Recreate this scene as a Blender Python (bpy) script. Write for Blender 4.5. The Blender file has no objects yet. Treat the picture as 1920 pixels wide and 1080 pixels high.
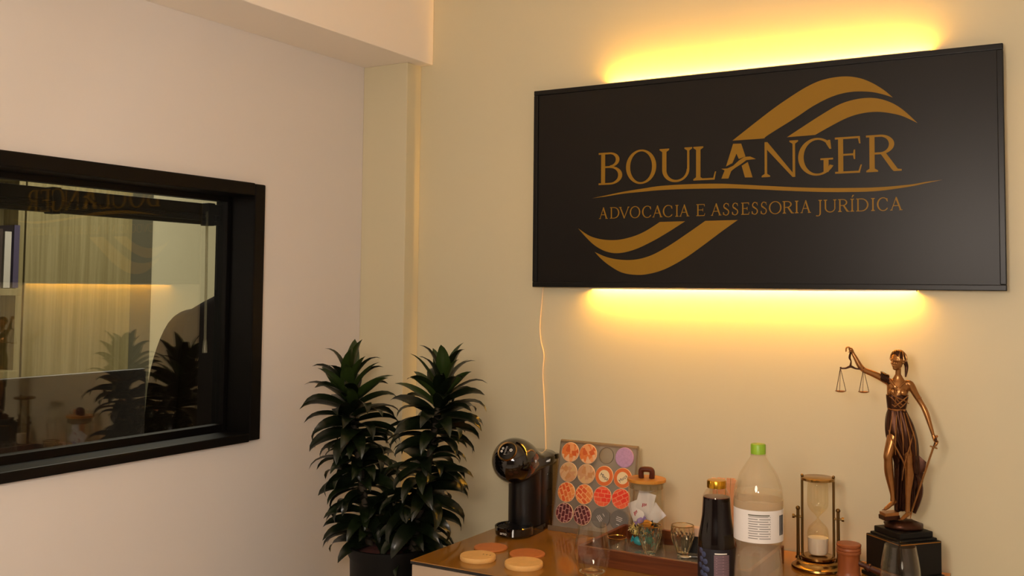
import bpy, bmesh, math, random
from mathutils import Vector, Matrix, Euler

random.seed(7)
sc = bpy.context.scene
COL = sc.collection
PI = math.pi

# ------------------------------------------------------------------ camera
EYE = 1.5                                   # height of the lens above the floor
cam_d = bpy.data.cameras.new('camera'); cam = bpy.data.objects.new('camera', cam_d); COL.objects.link(cam)
cam_d.sensor_width = 36.0
cam_d.lens = 1899.12 * 36.0 / 1920.0
cam_d.shift_y = -(540.0 - 440.19) / 1920.0
cam_d.clip_start = 0.02
_r = Vector((0.86205305, 0.50671496, 0.01022224)); _u = Vector((0.01851749, -0.0516462, 0.99849375)); _f = Vector((-0.50647966, 0.86056529, 0.05390485))
M = Matrix((_r, _u, -_f)).transposed().to_4x4(); M.translation = Vector((0, 0, EYE)); cam.matrix_world = M
sc.camera = cam

# ------------------------------------------------------------------ world, lights, exposure
w = bpy.data.worlds.new('world'); sc.world = w; w.use_nodes = True
w.node_tree.nodes['Background'].inputs[0].default_value = (1.0, 0.72, 0.45, 1); w.node_tree.nodes['Background'].inputs[1].default_value = 0.02
sc.view_settings.view_transform = 'Standard'; sc.view_settings.look = 'None'
sc.view_settings.exposure = 0.0; sc.view_settings.gamma = 1.0; sc.view_settings.use_curve_mapping = False
sc.cycles.transparent_max_bounces = 32; sc.cycles.transmission_bounces = 10; sc.cycles.max_bounces = 12; sc.cycles.glossy_bounces = 6

def area(name, loc, target, sx, sy, power, col):
    d = bpy.data.lights.new(name, 'AREA'); d.shape = 'RECTANGLE'; d.size = sx; d.size_y = sy; d.energy = power; d.color = col
    o = bpy.data.objects.new(name, d); COL.objects.link(o); o.location = loc
    o.rotation_euler = (Vector(target) - Vector(loc)).to_track_quat('-Z', 'Y').to_euler(); return o
area('office_lamp_light', (-3.3, 2.9, 2.62), (-3.3, 2.9, 0), 0.6, 0.6, 30, (1.0, 0.90, 0.84))
area('camera_flash_light', (-0.02, -0.03, EYE + 0.09), (-0.55, 1.6, EYE), 0.05, 0.03, 4.5, (1.0, 0.98, 1.0))

# ------------------------------------------------------------------ material helpers
def lin(h):
    h = h.lstrip('#'); v = [int(h[i:i + 2], 16) / 255 for i in (0, 2, 4)]
    return tuple(c / 12.92 if c <= 0.04045 else ((c + 0.055) / 1.055) ** 2.4 for c in v) + (1,)
def mat(name, col, rough=0.5, metal=0.0, spec=0.5, noise=0.0, nscale=40, bump=0.0, bscale=200, coat=0.0, trans=0.0, emit=None, estr=0):
    m = bpy.data.materials.new(name); m.use_nodes = True; nt = m.node_tree; b = nt.nodes['Principled BSDF']
    c = lin(col) if isinstance(col, str) else col
    b.inputs['Base Color'].default_value = c; b.inputs['Roughness'].default_value = rough; b.inputs['Metallic'].default_value = metal
    b.inputs['Specular IOR Level'].default_value = spec; b.inputs['Coat Weight'].default_value = coat; b.inputs['Coat Roughness'].default_value = 0.05
    b.inputs['Transmission Weight'].default_value = trans
    if emit: b.inputs['Emission Color'].default_value = emit; b.inputs['Emission Strength'].default_value = estr
    if noise > 0 or bump > 0: tc = nt.nodes.new('ShaderNodeTexCoord')
    if noise > 0:
        n = nt.nodes.new('ShaderNodeTexNoise'); n.inputs['Scale'].default_value = nscale; n.inputs['Detail'].default_value = 4
        nt.links.new(tc.outputs['Object'], n.inputs['Vector'])
        mx = nt.nodes.new('ShaderNodeMix'); mx.data_type = 'RGBA'
        mx.inputs[6].default_value = tuple(min(1, x * (1 - noise)) for x in c[:3]) + (1,); mx.inputs[7].default_value = tuple(min(1, x * (1 + noise)) for x in c[:3]) + (1,)
        nt.links.new(n.outputs['Fac'], mx.inputs[0]); nt.links.new(mx.outputs[2], b.inputs['Base Color'])
    if bump > 0:
        n2 = nt.nodes.new('ShaderNodeTexNoise'); n2.inputs['Scale'].default_value = bscale; n2.inputs['Detail'].default_value = 3
        nt.links.new(tc.outputs['Object'], n2.inputs['Vector'])
        bp = nt.nodes.new('ShaderNodeBump'); bp.inputs['Strength'].default_value = bump; bp.inputs['Distance'].default_value = 0.002
        nt.links.new(n2.outputs['Fac'], bp.inputs['Height']); nt.links.new(bp.outputs['Normal'], b.inputs['Normal'])
    return m
def wood(name, c1, c2, rough=0.45, scale=(3, 60, 60), spec=0.4):
    m = mat(name, c1, rough, spec=spec); nt = m.node_tree; b = nt.nodes['Principled BSDF']
    tc = nt.nodes.new('ShaderNodeTexCoord'); mp = nt.nodes.new('ShaderNodeMapping'); mp.inputs['Scale'].default_value = scale
    n = nt.nodes.new('ShaderNodeTexNoise'); n.inputs['Scale'].default_value = 1.0; n.inputs['Detail'].default_value = 6; n.inputs['Distortion'].default_value = 0.6
    r = nt.nodes.new('ShaderNodeValToRGB'); r.color_ramp.elements[0].color = lin(c1); r.color_ramp.elements[1].color = lin(c2)
    r.color_ramp.elements[0].position = 0.35; r.color_ramp.elements[1].position = 0.68
    nt.links.new(tc.outputs['Object'], mp.inputs['Vector']); nt.links.new(mp.outputs['Vector'], n.inputs['Vector']); nt.links.new(n.outputs['Fac'], r.inputs['Fac']); nt.links.new(r.outputs['Color'], b.inputs['Base Color'])
    return m
def clear(name, tint='#ffffff', ior=1.45, rough=0.0, milk=0.0, milkcol='#ffffff', ref=1.0):
    """thin clear sheet or shell: straight-through light plus a Fresnel reflection, optionally a little milky"""
    m = bpy.data.materials.new(name); m.use_nodes = True; nt = m.node_tree; nt.nodes.clear()
    out = nt.nodes.new('ShaderNodeOutputMaterial'); t = nt.nodes.new('ShaderNodeBsdfTransparent'); t.inputs[0].default_value = lin(tint)
    g = nt.nodes.new('ShaderNodeBsdfGlossy'); g.inputs['Roughness'].default_value = rough; g.inputs[0].default_value = (ref, ref, ref, 1)
    fr = nt.nodes.new('ShaderNodeFresnel'); ge = nt.nodes.new('ShaderNodeNewGeometry'); io = nt.nodes.new('ShaderNodeMix')   # both faces of the thin sheet reflect alike
    io.inputs[2].default_value = ior; io.inputs[3].default_value = 1 / ior; nt.links.new(ge.outputs['Backfacing'], io.inputs[0]); nt.links.new(io.outputs[0], fr.inputs[0])
    mx = nt.nodes.new('ShaderNodeMixShader'); first = t
    if milk > 0:
        d = nt.nodes.new('ShaderNodeBsdfDiffuse'); d.inputs[0].default_value = lin(milkcol)
        tl = nt.nodes.new('ShaderNodeBsdfTranslucent'); tl.inputs[0].default_value = lin(milkcol)
        dd = nt.nodes.new('ShaderNodeMixShader'); dd.inputs[0].default_value = 0.5; nt.links.new(d.outputs[0], dd.inputs[1]); nt.links.new(tl.outputs[0], dd.inputs[2])
        m2 = nt.nodes.new('ShaderNodeMixShader'); m2.inputs[0].default_value = milk; nt.links.new(t.outputs[0], m2.inputs[1]); nt.links.new(dd.outputs[0], m2.inputs[2]); first = m2
    nt.links.new(fr.outputs[0], mx.inputs[0]); nt.links.new(first.outputs[0], mx.inputs[1]); nt.links.new(g.outputs[0], mx.inputs[2]); nt.links.new(mx.outputs[0], out.inputs[0])
    return m
def glass(name, tint='#ffffff', ior=1.48, rough=0.0):
    m = bpy.data.materials.new(name); m.use_nodes = True; nt = m.node_tree; nt.nodes.clear()
    out = nt.nodes.new('ShaderNodeOutputMaterial'); g = nt.nodes.new('ShaderNodeBsdfGlass'); g.inputs['Color'].default_value = lin(tint); g.inputs['IOR'].default_value = ior; g.inputs['Roughness'].default_value = rough
    nt.links.new(g.outputs[0], out.inputs[0]); return m
def pattern(name, kind, cols, scale, rough=0.35, metal=0.0, mortar=0.06, mcol=None, randomness=1.0, wob=0.006):
    """printed foil: 'brick' lines or 'cells' in the object's own XY"""
    m = mat(name, cols[0], rough, metal); nt = m.node_tree; b = nt.nodes['Principled BSDF']; tc = nt.nodes.new('ShaderNodeTexCoord')
    if kind == 'brick':
        t = nt.nodes.new('ShaderNodeTexBrick'); t.inputs['Color1'].default_value = lin(cols[0]); t.inputs['Color2'].default_value = lin(cols[1]); t.inputs['Mortar'].default_value = lin(mcol)
        t.inputs['Scale'].default_value = scale; t.inputs['Mortar Size'].default_value = mortar; t.inputs['Brick Width'].default_value = 0.9; t.inputs['Row Height'].default_value = 0.55
        nz = nt.nodes.new('ShaderNodeTexNoise'); nz.inputs['Scale'].default_value = 90; sc_n = nt.nodes.new('ShaderNodeVectorMath'); sc_n.operation = 'MULTIPLY_ADD'
        sc_n.inputs[1].default_value = (wob, wob, 0); nt.links.new(tc.outputs['Object'], nz.inputs['Vector']); nt.links.new(nz.outputs['Color'], sc_n.inputs[0]); nt.links.new(tc.outputs['Object'], sc_n.inputs[2])
        nt.links.new(sc_n.outputs[0], t.inputs['Vector']); nt.links.new(t.outputs['Color'], b.inputs['Base Color'])
    else:
        t = nt.nodes.new('ShaderNodeTexVoronoi'); t.inputs['Scale'].default_value = scale; t.inputs['Randomness'].default_value = randomness; t.distance = 'CHEBYCHEV'
        r = nt.nodes.new('ShaderNodeValToRGB'); r.color_ramp.interpolation = 'CONSTANT'
        while len(r.color_ramp.elements) < len(cols): r.color_ramp.elements.new(0.5)
        for i, c in enumerate(cols): r.color_ramp.elements[i].position = i / len(cols); r.color_ramp.elements[i].color = lin(c)
        nt.links.new(tc.outputs['Object'], t.inputs['Vector']); nt.links.new(t.outputs['Color'], r.inputs['Fac']); nt.links.new(r.outputs['Color'], b.inputs['Base Color'])
    return m

# ------------------------------------------------------------------ mesh helpers
def mobj(name, vf, m, parent=None, smooth=False, loc=None, rot=None, bevel=0, angle=40):
    me = bpy.data.meshes.new(name); me.from_pydata([tuple(v) for v in vf[0]], [], vf[1])
    bm = bmesh.new(); bm.from_mesh(me); bmesh.ops.remove_doubles(bm, verts=bm.verts, dist=1e-6); bmesh.ops.recalc_face_normals(bm, faces=bm.faces)
    if bevel > 0: bmesh.ops.bevel(bm, geom=[e for e in bm.edges if len(e.link_faces) == 2 and e.calc_face_angle(0) > 0.6], offset=bevel, segments=2, affect='EDGES', profile=0.6)
    bm.to_mesh(me); bm.free()
    if smooth:
        for p in me.polygons: p.use_smooth = True
        me.set_sharp_from_angle(angle=math.radians(angle))
    me.materials.append(m)
    o = bpy.data.objects.new(name, me); COL.objects.link(o)
    if parent is not None: o.parent = parent
    if loc is not None: o.location = loc
    if rot is not None: o.rotation_euler = rot
    return o
def thing(name, label, cat, loc=(0, 0, 0), rotz=0, group=None):
    o = bpy.data.objects.new(name, None); COL.objects.link(o); o.empty_display_size = 0.05; o.location = loc; o.rotation_euler = (0, 0, rotz); return tag(o, label, cat, group)
def tag(o, label, cat, group=None):
    o['label'] = label; o['category'] = cat
    if group: o['group'] = group
    return o
def struct(name, vf, m, parent=None, bevel=0, label=None):
    o = mobj(name, vf, m, parent, bevel=bevel)
    if parent is None:
        o['kind'] = 'structure'
        if label: o['label'] = label
    return o
def dup(o, parent=None):
    c = o.copy(); COL.objects.link(c)
    if parent is not None: c.parent = parent
    return c
def box(x0, x1, y0, y1, z0, z1):
    v = [(x, y, z) for x in (x0, x1) for y in (y0, y1) for z in (z0, z1)]
    return v, [(0, 1, 3, 2), (4, 6, 7, 5), (0, 4, 5, 1), (2, 3, 7, 6), (0, 2, 6, 4), (1, 5, 7, 3)]
def cbox(sx, sy, sz, c=(0, 0, 0)):
    return box(c[0] - sx / 2, c[0] + sx / 2, c[1] - sy / 2, c[1] + sy / 2, c[2] - sz / 2, c[2] + sz / 2)
def join(*vfs):
    V = []; F = []
    for v, f in vfs:
        n = len(V); V += [tuple(q) for q in v]; F += [tuple(i + n for i in g) for g in f]
    return V, F
def xf(vf, loc=(0, 0, 0), rot=(0, 0, 0), s=(1, 1, 1)):
    m = Matrix.LocRotScale(Vector(loc), Euler(rot), Vector(s)); return [tuple(m @ Vector(v)) for v in vf[0]], vf[1]
def lathe(prof, seg=32, mod=None):
    """prof: (r, z) from one end to the other; r = 0 closes an end"""
    V = []; F = []; rings = []
    for k, (r, z) in enumerate(prof):
        if r <= 1e-7: rings.append([len(V)]); V.append((0, 0, z)); continue
        ring = []
        for i in range(seg):
            a = 2 * PI * i / seg; rr = r * (mod(a, k, z) if mod else 1); ring.append(len(V)); V.append((rr * math.cos(a), rr * math.sin(a), z))
        rings.append(ring)
    for a, b in zip(rings, rings[1:]):
        if len(a) == 1 and len(b) == 1: continue
        for i in range(seg):
            j = (i + 1) % seg
            if len(a) == 1: F.append((a[0], b[i], b[j]))
            elif len(b) == 1: F.append((a[i], a[j], b[0]))
            else: F.append((a[i], a[j], b[j], b[i]))
    return V, F
def shell(outer, t, base_t, seg=40, mod=None):
    """hollow vessel: outer profile from the base centre up to the lip, wall t, floor base_t"""
    z0 = outer[0][1] + base_t; inner = [(max(r - t, 1e-4), z) for r, z in outer if z > z0 and r > t * 1.5]
    prof = [(0, outer[0][1])] + [p for p in outer if p[0] > 0] + [(outer[-1][0] - t * 0.5, outer[-1][1] + t * 0.35)] + inner[::-1] + [(inner[0][0] * 0.85, z0 + 0.0005), (0, z0)]
    return lathe(prof, seg, mod)
def cr(pts, n=8):
    """Catmull-Rom through tuples"""
    P = [tuple(p) for p in pts]; P = [P[0]] + P + [P[-1]]; out = []
    for i in range(1, len(P) - 2):
        for k in range(n):
            t = k / n; out.append(tuple(0.5 * (2 * b + (c - a) * t + (2 * a - 5 * b + 4 * c - d) * t * t + (3 * b - a - 3 * c + d) * t ** 3) for a, b, c, d in zip(P[i - 1], P[i], P[i + 1], P[i + 2])))
    out.append(P[-2]); return out
def tube(pts, rad, seg=10, closed=True, flat=1.0, up=(0, 1, 0), n=0):
    """sweep a circle (or an ellipse: flat is the ratio along 'up') through pts with radii"""
    rads = list(rad) if isinstance(rad, (list, tuple)) else [rad] * len(pts)
    if n: q = cr([tuple(p) + (r,) for p, r in zip(pts, rads)], n); pts = [a[:3] for a in q]; rads = [max(a[3], 1e-5) for a in q]
    pts = [Vector(p) for p in pts]; V = []; F = []; up = Vector(up); prev = None
    for i, p in enumerate(pts):
        t = (pts[min(i + 1, len(pts) - 1)] - pts[max(i - 1, 0)]).normalized()
        if prev is None:
            s = t.cross(up)
            if s.length < 0.1: s = t.cross(Vector((1, 0, 0)))
            s.normalize()
        else: s = (prev - t * prev.dot(t)).normalized()
        prev = s; u = s.cross(t).normalized()
        for k in range(seg):
            a = 2 * PI * k / seg; V.append(tuple(p + s * (math.cos(a) * rads[i]) + u * (math.sin(a) * rads[i] * flat)))
    for i in range(len(pts) - 1):
        for k in range(seg):
            j = (k + 1) % seg; F.append((i * seg + k, i * seg + j, (i + 1) * seg + j, (i + 1) * seg + k))
    if closed: F.append(tuple(range(seg - 1, -1, -1))); F.append(tuple((len(pts) - 1) * seg + k for k in range(seg)))
    return V, F
def ball(c, r, seg=16, rings=10):
    r = (r, r, r) if not isinstance(r, (tuple, list)) else r
    prof = [(math.sin(PI * k / rings), -math.cos(PI * k / rings)) for k in range(rings + 1)]; prof[0] = (0, -1); prof[-1] = (0, 1)
    return xf(lathe(prof, seg), c, (0, 0, 0), r)
def prism(poly, z0, z1):
    n = len(poly); return [(x, y, z0) for x, y in poly] + [(x, y, z1) for x, y in poly], [tuple(range(n - 1, -1, -1)), tuple(range(n, 2 * n))] + [(i, (i + 1) % n, n + (i + 1) % n, n + i) for i in range(n)]
def loft(rings, caps=True):
    n = len(rings[0]); V = [tuple(p) for r in rings for p in r]; F = []
    for i in range(len(rings) - 1):
        for k in range(n): F.append((i * n + k, i * n + (k + 1) % n, (i + 1) * n + (k + 1) % n, (i + 1) * n + k))
    if caps: F.append(tuple(range(n - 1, -1, -1))); F.append(tuple((len(rings) - 1) * n + k for k in range(n)))
    return V, F
def supell(a, b, n=36, e=2.0):
    out = []
    for k in range(n):
        t = 2 * PI * k / n; c, s = math.cos(t), math.sin(t); out.append((a * math.copysign(abs(c) ** (2 / e), c), b * math.copysign(abs(s) ** (2 / e), s)))
    return out
def fuse(name, vf, m, parent, voxel, smooth=4):
    """one continuous skin over overlapping volumes"""
    o = mobj(name, vf, m, parent); md = o.modifiers.new('r', 'REMESH'); md.mode = 'VOXEL'; md.voxel_size = voxel; md.use_smooth_shade = True
    if smooth: ms = o.modifiers.new('s', 'SMOOTH'); ms.factor = 0.5; ms.iterations = smooth
    bpy.context.view_layer.update(); dg = bpy.context.evaluated_depsgraph_get(); me = bpy.data.meshes.new_from_object(o.evaluated_get(dg)); o.modifiers.clear(); o.data = me
    me.materials.clear(); me.materials.append(m)
    for p in me.polygons: p.use_smooth = True
    return o
def text(name, body, size, m, parent, loc, rot, ext=0.0002):
    c = bpy.data.curves.new(name, 'FONT'); c.body = body; c.size = size; c.align_x = 'CENTER'; c.align_y = 'CENTER'; c.extrude = ext
    o = bpy.data.objects.new(name, c); COL.objects.link(o); bpy.context.view_layer.update()
    me = bpy.data.meshes.new_from_object(o.evaluated_get(bpy.context.evaluated_depsgraph_get())); bpy.data.objects.remove(o); bpy.data.curves.remove(c)
    me.materials.clear(); me.materials.append(m); q = bpy.data.objects.new(name, me); COL.objects.link(q); q.parent = parent; q.location = loc; q.rotation_euler = rot; return q

# ------------------------------------------------------------------ materials
m_wall = mat('back_wall_paint', '#d9cfae', 0.5, noise=0.02, nscale=3, bump=0.05, bscale=120, spec=0.35)
m_white = mat('left_wall_paint', '#e3dcd6', 0.6, noise=0.015, nscale=2, bump=0.05, bscale=120, spec=0.25)
m_ceil = mat('ceiling_paint', '#eadfd0', 0.8)
m_floor = wood('floor_wood', '#cbc6be', '#d6d1c8', 0.35, (2, 14, 14))  # unseen floor, toned pale to bounce light up to the beam
m_frame = mat('black_window_frame', '#080605', 0.5, spec=0.18, noise=0.15, nscale=20)
m_pane = clear('window_glass', '#e9ece4', 1.82)
m_black = mat('black_lacquer', '#0d0b0a', 0.25)
m_blackm = mat('black_matt', '#0f0d0c', 0.6)
m_gold = mat('sign_gold_vinyl', '#966f1c', 0.5, metal=0.0, spec=0.2)
m_sign = mat('sign_satin_black', '#0e0906', 0.37, spec=0.30)
m_signf = mat('sign_frame_black', '#0b0908', 0.35, spec=0.3)
m_alu = mat('brushed_aluminium', '#c8c4bc', 0.35, metal=0.9)
m_led = mat('led_diffuser', '#ffe0a0', 0.5, emit=(1.0, 0.48, 0.05, 1), estr=330)

# ================================================================== the room
Z = EYE                                     # table below gives heights relative to the lens
FL, CE = 0.0, 2.78
XL, XR, YB, YF = -2.082, 1.75, 2.65, -3.2   # left wall, right wall, back wall (with the sign), wall behind the camera
WT = 0.15
m_beam = mat('beam_paint_glow', '#fbf0e2', 0.6, spec=0.25)  # sign's LED light put into the colour: warmer, brighter than the left wall
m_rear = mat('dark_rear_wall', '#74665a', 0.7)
struct('floor', box(XL - WT, XR, YF, YB, -0.05, 0), m_floor, label='pale wooden floor')
struct('ceiling', box(XL - WT, XR + WT, YF - WT, YB + WT, CE, CE + 0.1), m_ceil)
struct('wall_back', box(XL, XR + WT, YB, YB + WT, 0, CE), m_wall, label='beige wall behind the illuminated sign')
struct('wall_right', box(XR, XR + WT, YF, YB, 0, CE), m_white)
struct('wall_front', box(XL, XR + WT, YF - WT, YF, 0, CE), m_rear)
# left wall with the window opening
WY0, WY1, WZ0, WZ1 = 0.85, 2.118, Z - 0.428, Z + 0.290
def wall_with_hole(x0, x1, y0, y1, z0, z1, a0, a1, b0, b1):
    return join(box(x0, x1, y0, a0, z0, z1), box(x0, x1, a1, y1, z0, z1), box(x0, x1, a0, a1, z0, b0), box(x0, x1, a0, a1, b1, z1))
struct('wall_left', wall_with_hole(XL - WT, XL, YF, 4.55, 0, CE, WY0, WY1 - 0.01, WZ0 + 0.01, WZ1 - 0.01), m_white, label='pale pinkish wall with the black framed window')
# corner column and ceiling beam
struct('trim_1', box(XL, -1.9065, 2.574, YB, 0, Z + 0.718), m_wall, bevel=0.003, label='narrow beige column in the corner')
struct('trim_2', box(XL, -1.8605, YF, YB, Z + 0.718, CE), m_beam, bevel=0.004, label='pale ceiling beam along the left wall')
struct('baseboard_back', box(-1.9065, XR, YB - 0.015, YB, 0, 0.08), m_white)

# globe lamp beside the camera; the rear half of the room stays dark
m_globe = mat('opal_globe', '#fff4e4', 0.4, emit=(1.0, 0.835, 0.685, 1), estr=35)
t = thing('floor_lamp', 'white globe floor lamp on a thin black pole', 'lamp', (-0.46, 0.05, 0))
mobj('globe', ball((0, 0, 1.74), .22, 32, 20), m_globe, t, True)
mobj('pole', tube([(0, 0, .02), (0, 0, 1.524)], .010, 10), m_blackm, t)
mobj('base', lathe([(0, 0), (.14, 0), (.14, .015), (.03, .03), (0, .03)], 32), m_blackm, t, True)

# ---- window: casing, inner stop, pane
win = thing('window_1', 'black framed interior window', 'window', (XL, (WY0 + WY1) / 2, WZ0)); win['kind'] = 'structure'
del win['category']
def wpart(name, b, bev=0.0):
    o = mobj(name, b, m_frame, None, bevel=bev); o.parent = win; o.location = -Vector(win.location); return o
X1 = XL + 0.018
wpart('casing', box(XL - 0.075, X1, WY1 - 0.036, WY1 + 0.004, WZ0, WZ1), 0.004)
wpart('casing', box(XL - 0.075, X1, WY0, WY0 + 0.036, WZ0, WZ1), 0.004)
wpart('casing', box(XL - 0.075, X1, WY0 + .036, WY1 - .036, WZ1 - 0.034, WZ1 + 0.002), 0.004)
wpart('casing', box(XL - 0.075, X1, WY0 + .036, WY1 - .036, WZ0 - 0.003, WZ0 + 0.022), 0.004)
wpart('glazing_stop', box(XL - 0.105, XL - 0.075, WY1 - 0.05, WY1 - 0.008, WZ0 + .008, WZ1 - .008), 0.002)
wpart('glazing_stop', box(XL - 0.105, XL - 0.075, WY0 + .008, WY0 + 0.05, WZ0 + .008, WZ1 - .008), 0.002)
wpart('glazing_stop', box(XL - 0.105, XL - 0.075, WY0 + .05, WY1 - .05, WZ1 - 0.049, WZ1 - .008), 0.002)
wpart('glazing_stop', box(XL - 0.105, XL - 0.075, WY0 + .05, WY1 - .05, WZ0 + .008, WZ0 + 0.041), 0.002)
p = mobj('pane', box(XL - 0.092, XL - 0.088, WY0 + .03, WY1 - .03, WZ0 + .03, WZ1 - .03), m_pane); p.parent = win; p.location = -Vector(win.location)
wpart('outer_casing', box(XL - WT - .012, XL - 0.105, WY1 - 0.012, WY1 + 0.03, WZ0, WZ1), 0.003)
wpart('outer_casing', box(XL - WT - .012, XL - 0.105, WY0, WY0 + 0.012, WZ0, WZ1), 0.003)
wpart('outer_casing', box(XL - WT - .012, XL - 0.105, WY0, WY1, WZ1 - .012, WZ1 + .02), 0.003)
wpart('outer_casing', box(XL - WT - .012, XL - 0.105, WY0, WY1, WZ0 - .02, WZ0 + .012), 0.003)

# ---- blind pulled up behind the pane
m_blind = mat('dark_blind', '#17110c', 0.5); m_wand = clear('clear_acrylic_wand', '#e8e4d8', 1.5, milk=0.25, milkcol='#d8d0c0')
bl = thing('window_blind', 'dark slatted blind drawn right up behind the window glass', 'blind', (-2.195, 1.74, Z + 0.19))
mobj('headrail', box(-.014, .014, -.82, .352, 0.012, 0.042), m_blind, bl, bevel=0.002)
for k in range(5): mobj('slat', box(-.014, .014, -.815, .348, -0.004 + k * 0.0033, -0.0024 + k * 0.0033), m_blind, bl)
mobj('bottom_rail', box(-.013, .013, -.815, .348, -0.016, -0.006), m_blind, bl, bevel=0.002)
for yy in (-.6, -.2, .29): mobj('cord_clip', box(-.016, .016, yy - .012, yy + .012, -0.019, 0.045), m_blind, bl, bevel=0.002)
wd = mobj('wand', tube([(.016, .272, .02), (.017, .274, -.15), (.018, .275, -.34)], .0036, 8), m_wand, bl, True)
mobj('wand_tip', xf(lathe([(0, -.375), (.0075, -.375), (.0055, -.345), (.0042, -.338), (0, -.338)], 10), (.018, .275, 0)), m_wand, wd, True)
mobj('pull_cord', tube([(.01, .318, .01), (.01, .316, -.2)], .0012, 6), m_blind, bl)

# ---- the office seen through the pane
m_owall = mat('office_wall_paint', '#d9d2b4', 0.7, noise=0.02, nscale=3)
m_opanel = wood('pale_grained_panel', '#82764f', '#9c9069', 0.5, (55, 55, 1.5)); m_odark = mat('grey_green_strip', '#625e4c', 0.6)
struct('wall_office_left', box(-4.35, -4.2, 0.2, 4.55, 0, 2.7), m_owall, label='pale office wall seen through the window')
struct('wall_office_back', box(-4.35, XL - WT, 4.4, 4.55, 0, 2.7), m_owall)
struct('wall_office_front', box(-4.35, XL - WT, 0.2, 0.35, 0, 2.7), m_owall)
struct('floor_office', box(-4.35, XL - WT, 0.2, 4.55, -.05, 0), m_floor)
struct('ceiling_office', box(-4.35, XL - WT, 0.2, 4.55, 2.7, 2.78), m_ceil)
cab = thing('wardrobe', 'tall pale wood-grain office wardrobe seen through the window glass', 'wardrobe', (-4.2, 3.0, 0))
mobj('body', box(.001, .10, -.262, .30, 0.0, 2.3), m_opanel, cab)
mobj('door', box(.10, .118, -.260, .298, 0.02, 2.28), m_opanel, cab, bevel=0.002)
mobj('end_strip', box(.001, .03, .302, .495, 0, 2.3), m_odark, cab)
sh = thing('bookshelf', 'open pale shelf unit at the left edge behind the window glass', 'shelf', (-4.2, 2.3, 0))
mobj('back_panel', box(.001, .015, -.5, .43, 0, 2.3), m_opanel, sh)
mobj('side_panel', box(.015, .28, -.5, -.48, 0, 2.3), m_opanel, sh); 
mobj('side_panel', box(.015, .118, .40, .43, 0, 2.3), m_opanel, sh)
for zz in (.45, .85, 1.10, 1.452, 1.95): mobj('shelf_board', box(.015, .16, -.48, .40, zz, zz + .03), m_opanel, sh, bevel=0.002)
m_pages = mat('paper', '#e4ddd0', 0.8)
for k, (yy, th, hh, c, lab) in enumerate(((.372, .026, .27, '#4a4260', 'violet and black magazine file on the office shelf'), (.332, .03, .24, '#c8c2b8', 'pale book on the office shelf beside the violet file'), (.295, .024, .25, '#3a2c28', 'dark book on the office shelf farthest from the wardrobe'))):
    b = thing('book', lab, 'book', (-4.12, 2.3 + yy, 1.485), group='books on the office shelf')
    mobj('cover', join(box(-.06, .075, -th / 2, -th / 2 + .003, 0, hh), box(-.06, .075, th / 2 - .003, th / 2, 0, hh), box(.072, .076, -th / 2, th / 2, 0, hh)), mat('cover_%d' % k, c, 0.5), b)
    mobj('page_block', box(-.06, .07, -th / 2 + .003, th / 2 - .003, .003, hh - .004), m_pages, b)
dk = thing('office_desk', 'plain pale desk under the window in the office', 'desk', (-2.62, 1.75, 0))
mobj('desk_top', box(-.35, .35, -.75, .75, .70, .73), m_opanel, dk, bevel=.003)
for sx in (-1, 1):
    for sy in (-1, 1): mobj('leg', box(sx * .32 - .02, sx * .32 + .02, sy * .70 - .02, sy * .70 + .02, 0, .70), m_odark, dk)
m_mon = mat('brown_black_plastic', '#241a15', 0.35)
mo = thing('monitor', 'brown-black computer monitor seen from behind through the window', 'monitor', (-2.50, 1.79, .73))
mobj('back_shell', box(-.01, .012, -.30, .288, .14, .523), m_mon, mo, bevel=.006)
mobj('screen', box(-.0125, -.0101, -.29, .278, .152, .512), m_black, mo)
mobj('stand_neck', box(.012, .03, -.04, .04, .012, .30), m_mon, mo, bevel=.004)
mobj('stand_foot', xf(prism(supell(.09, .12, 28, 3), 0, .012), (.01, 0, 0)), m_mon, mo)
# coat stand with a dark jacket
cs = thing('coat_stand', 'thin dark coat stand beside the monitor in the office', 'coat stand', (-2.70, 2.727, 0))
mobj('pole', tube([(0, 0, .03), (0, 0, 1.545)], .013, 12), m_blackm, cs, True)
mobj('foot', lathe([(0, 0), (.17, 0), (.17, .012), (.03, .035), (0, .035)], 28), m_blackm, cs, True)
for a in (-.55, 1.0, 2.6, 4.2): mobj('hook', tube([(0, 0, 1.50), (.035 * math.cos(a), .035 * math.sin(a), 1.505), (.06 * math.cos(a), .06 * math.sin(a), 1.525), (.062 * math.cos(a), .062 * math.sin(a), 1.55)], .006, 8, n=4), m_blackm, cs, True)
m_jacket = mat('dark_suit_cloth', '#201814', 0.9, noise=0.15, nscale=300, spec=0.1)
jk = thing('jacket', 'dark suit jacket hanging on a hanger behind the window glass', 'jacket', (-2.63, 2.62, 0.845), math.radians(33))
rings = []
for z, hw, dp, cx in ((0.0, .245, .085, 0), (.12, .245, .085, 0), (.30, .235, .085, 0), (.42, .235, .08, 0), (.50, .240, .07, 0), (.555, .222, .055, 0), (.60, .150, .045, 0), (.64, .075, .04, 0), (.66, .05, .035, 0)):
    rings.append([(x + cx, y, z) for x, y in supell(hw, dp, 40, 2.4)])
jb = mobj('body', loft(rings), m_jacket, jk, True)
for s in (-1, 1):
    mobj('sleeve', tube([(s * .17, 0, .545), (s * .222, -.002, .50), (s * .262, -.012, .36), (s * .278, -.03, .18), (s * .285, -.05, .01)], [.036, .054, .060, .056, .05], 16, flat=.8, n=5), m_jacket, jk, True)
    mobj('lapel', prism([(s * .02, .30), (s * .085, .50), (s * .06, .645), (s * .045, .62)], .078, .087), m_jacket, jk, rot=(PI / 2, 0, 0))
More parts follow.
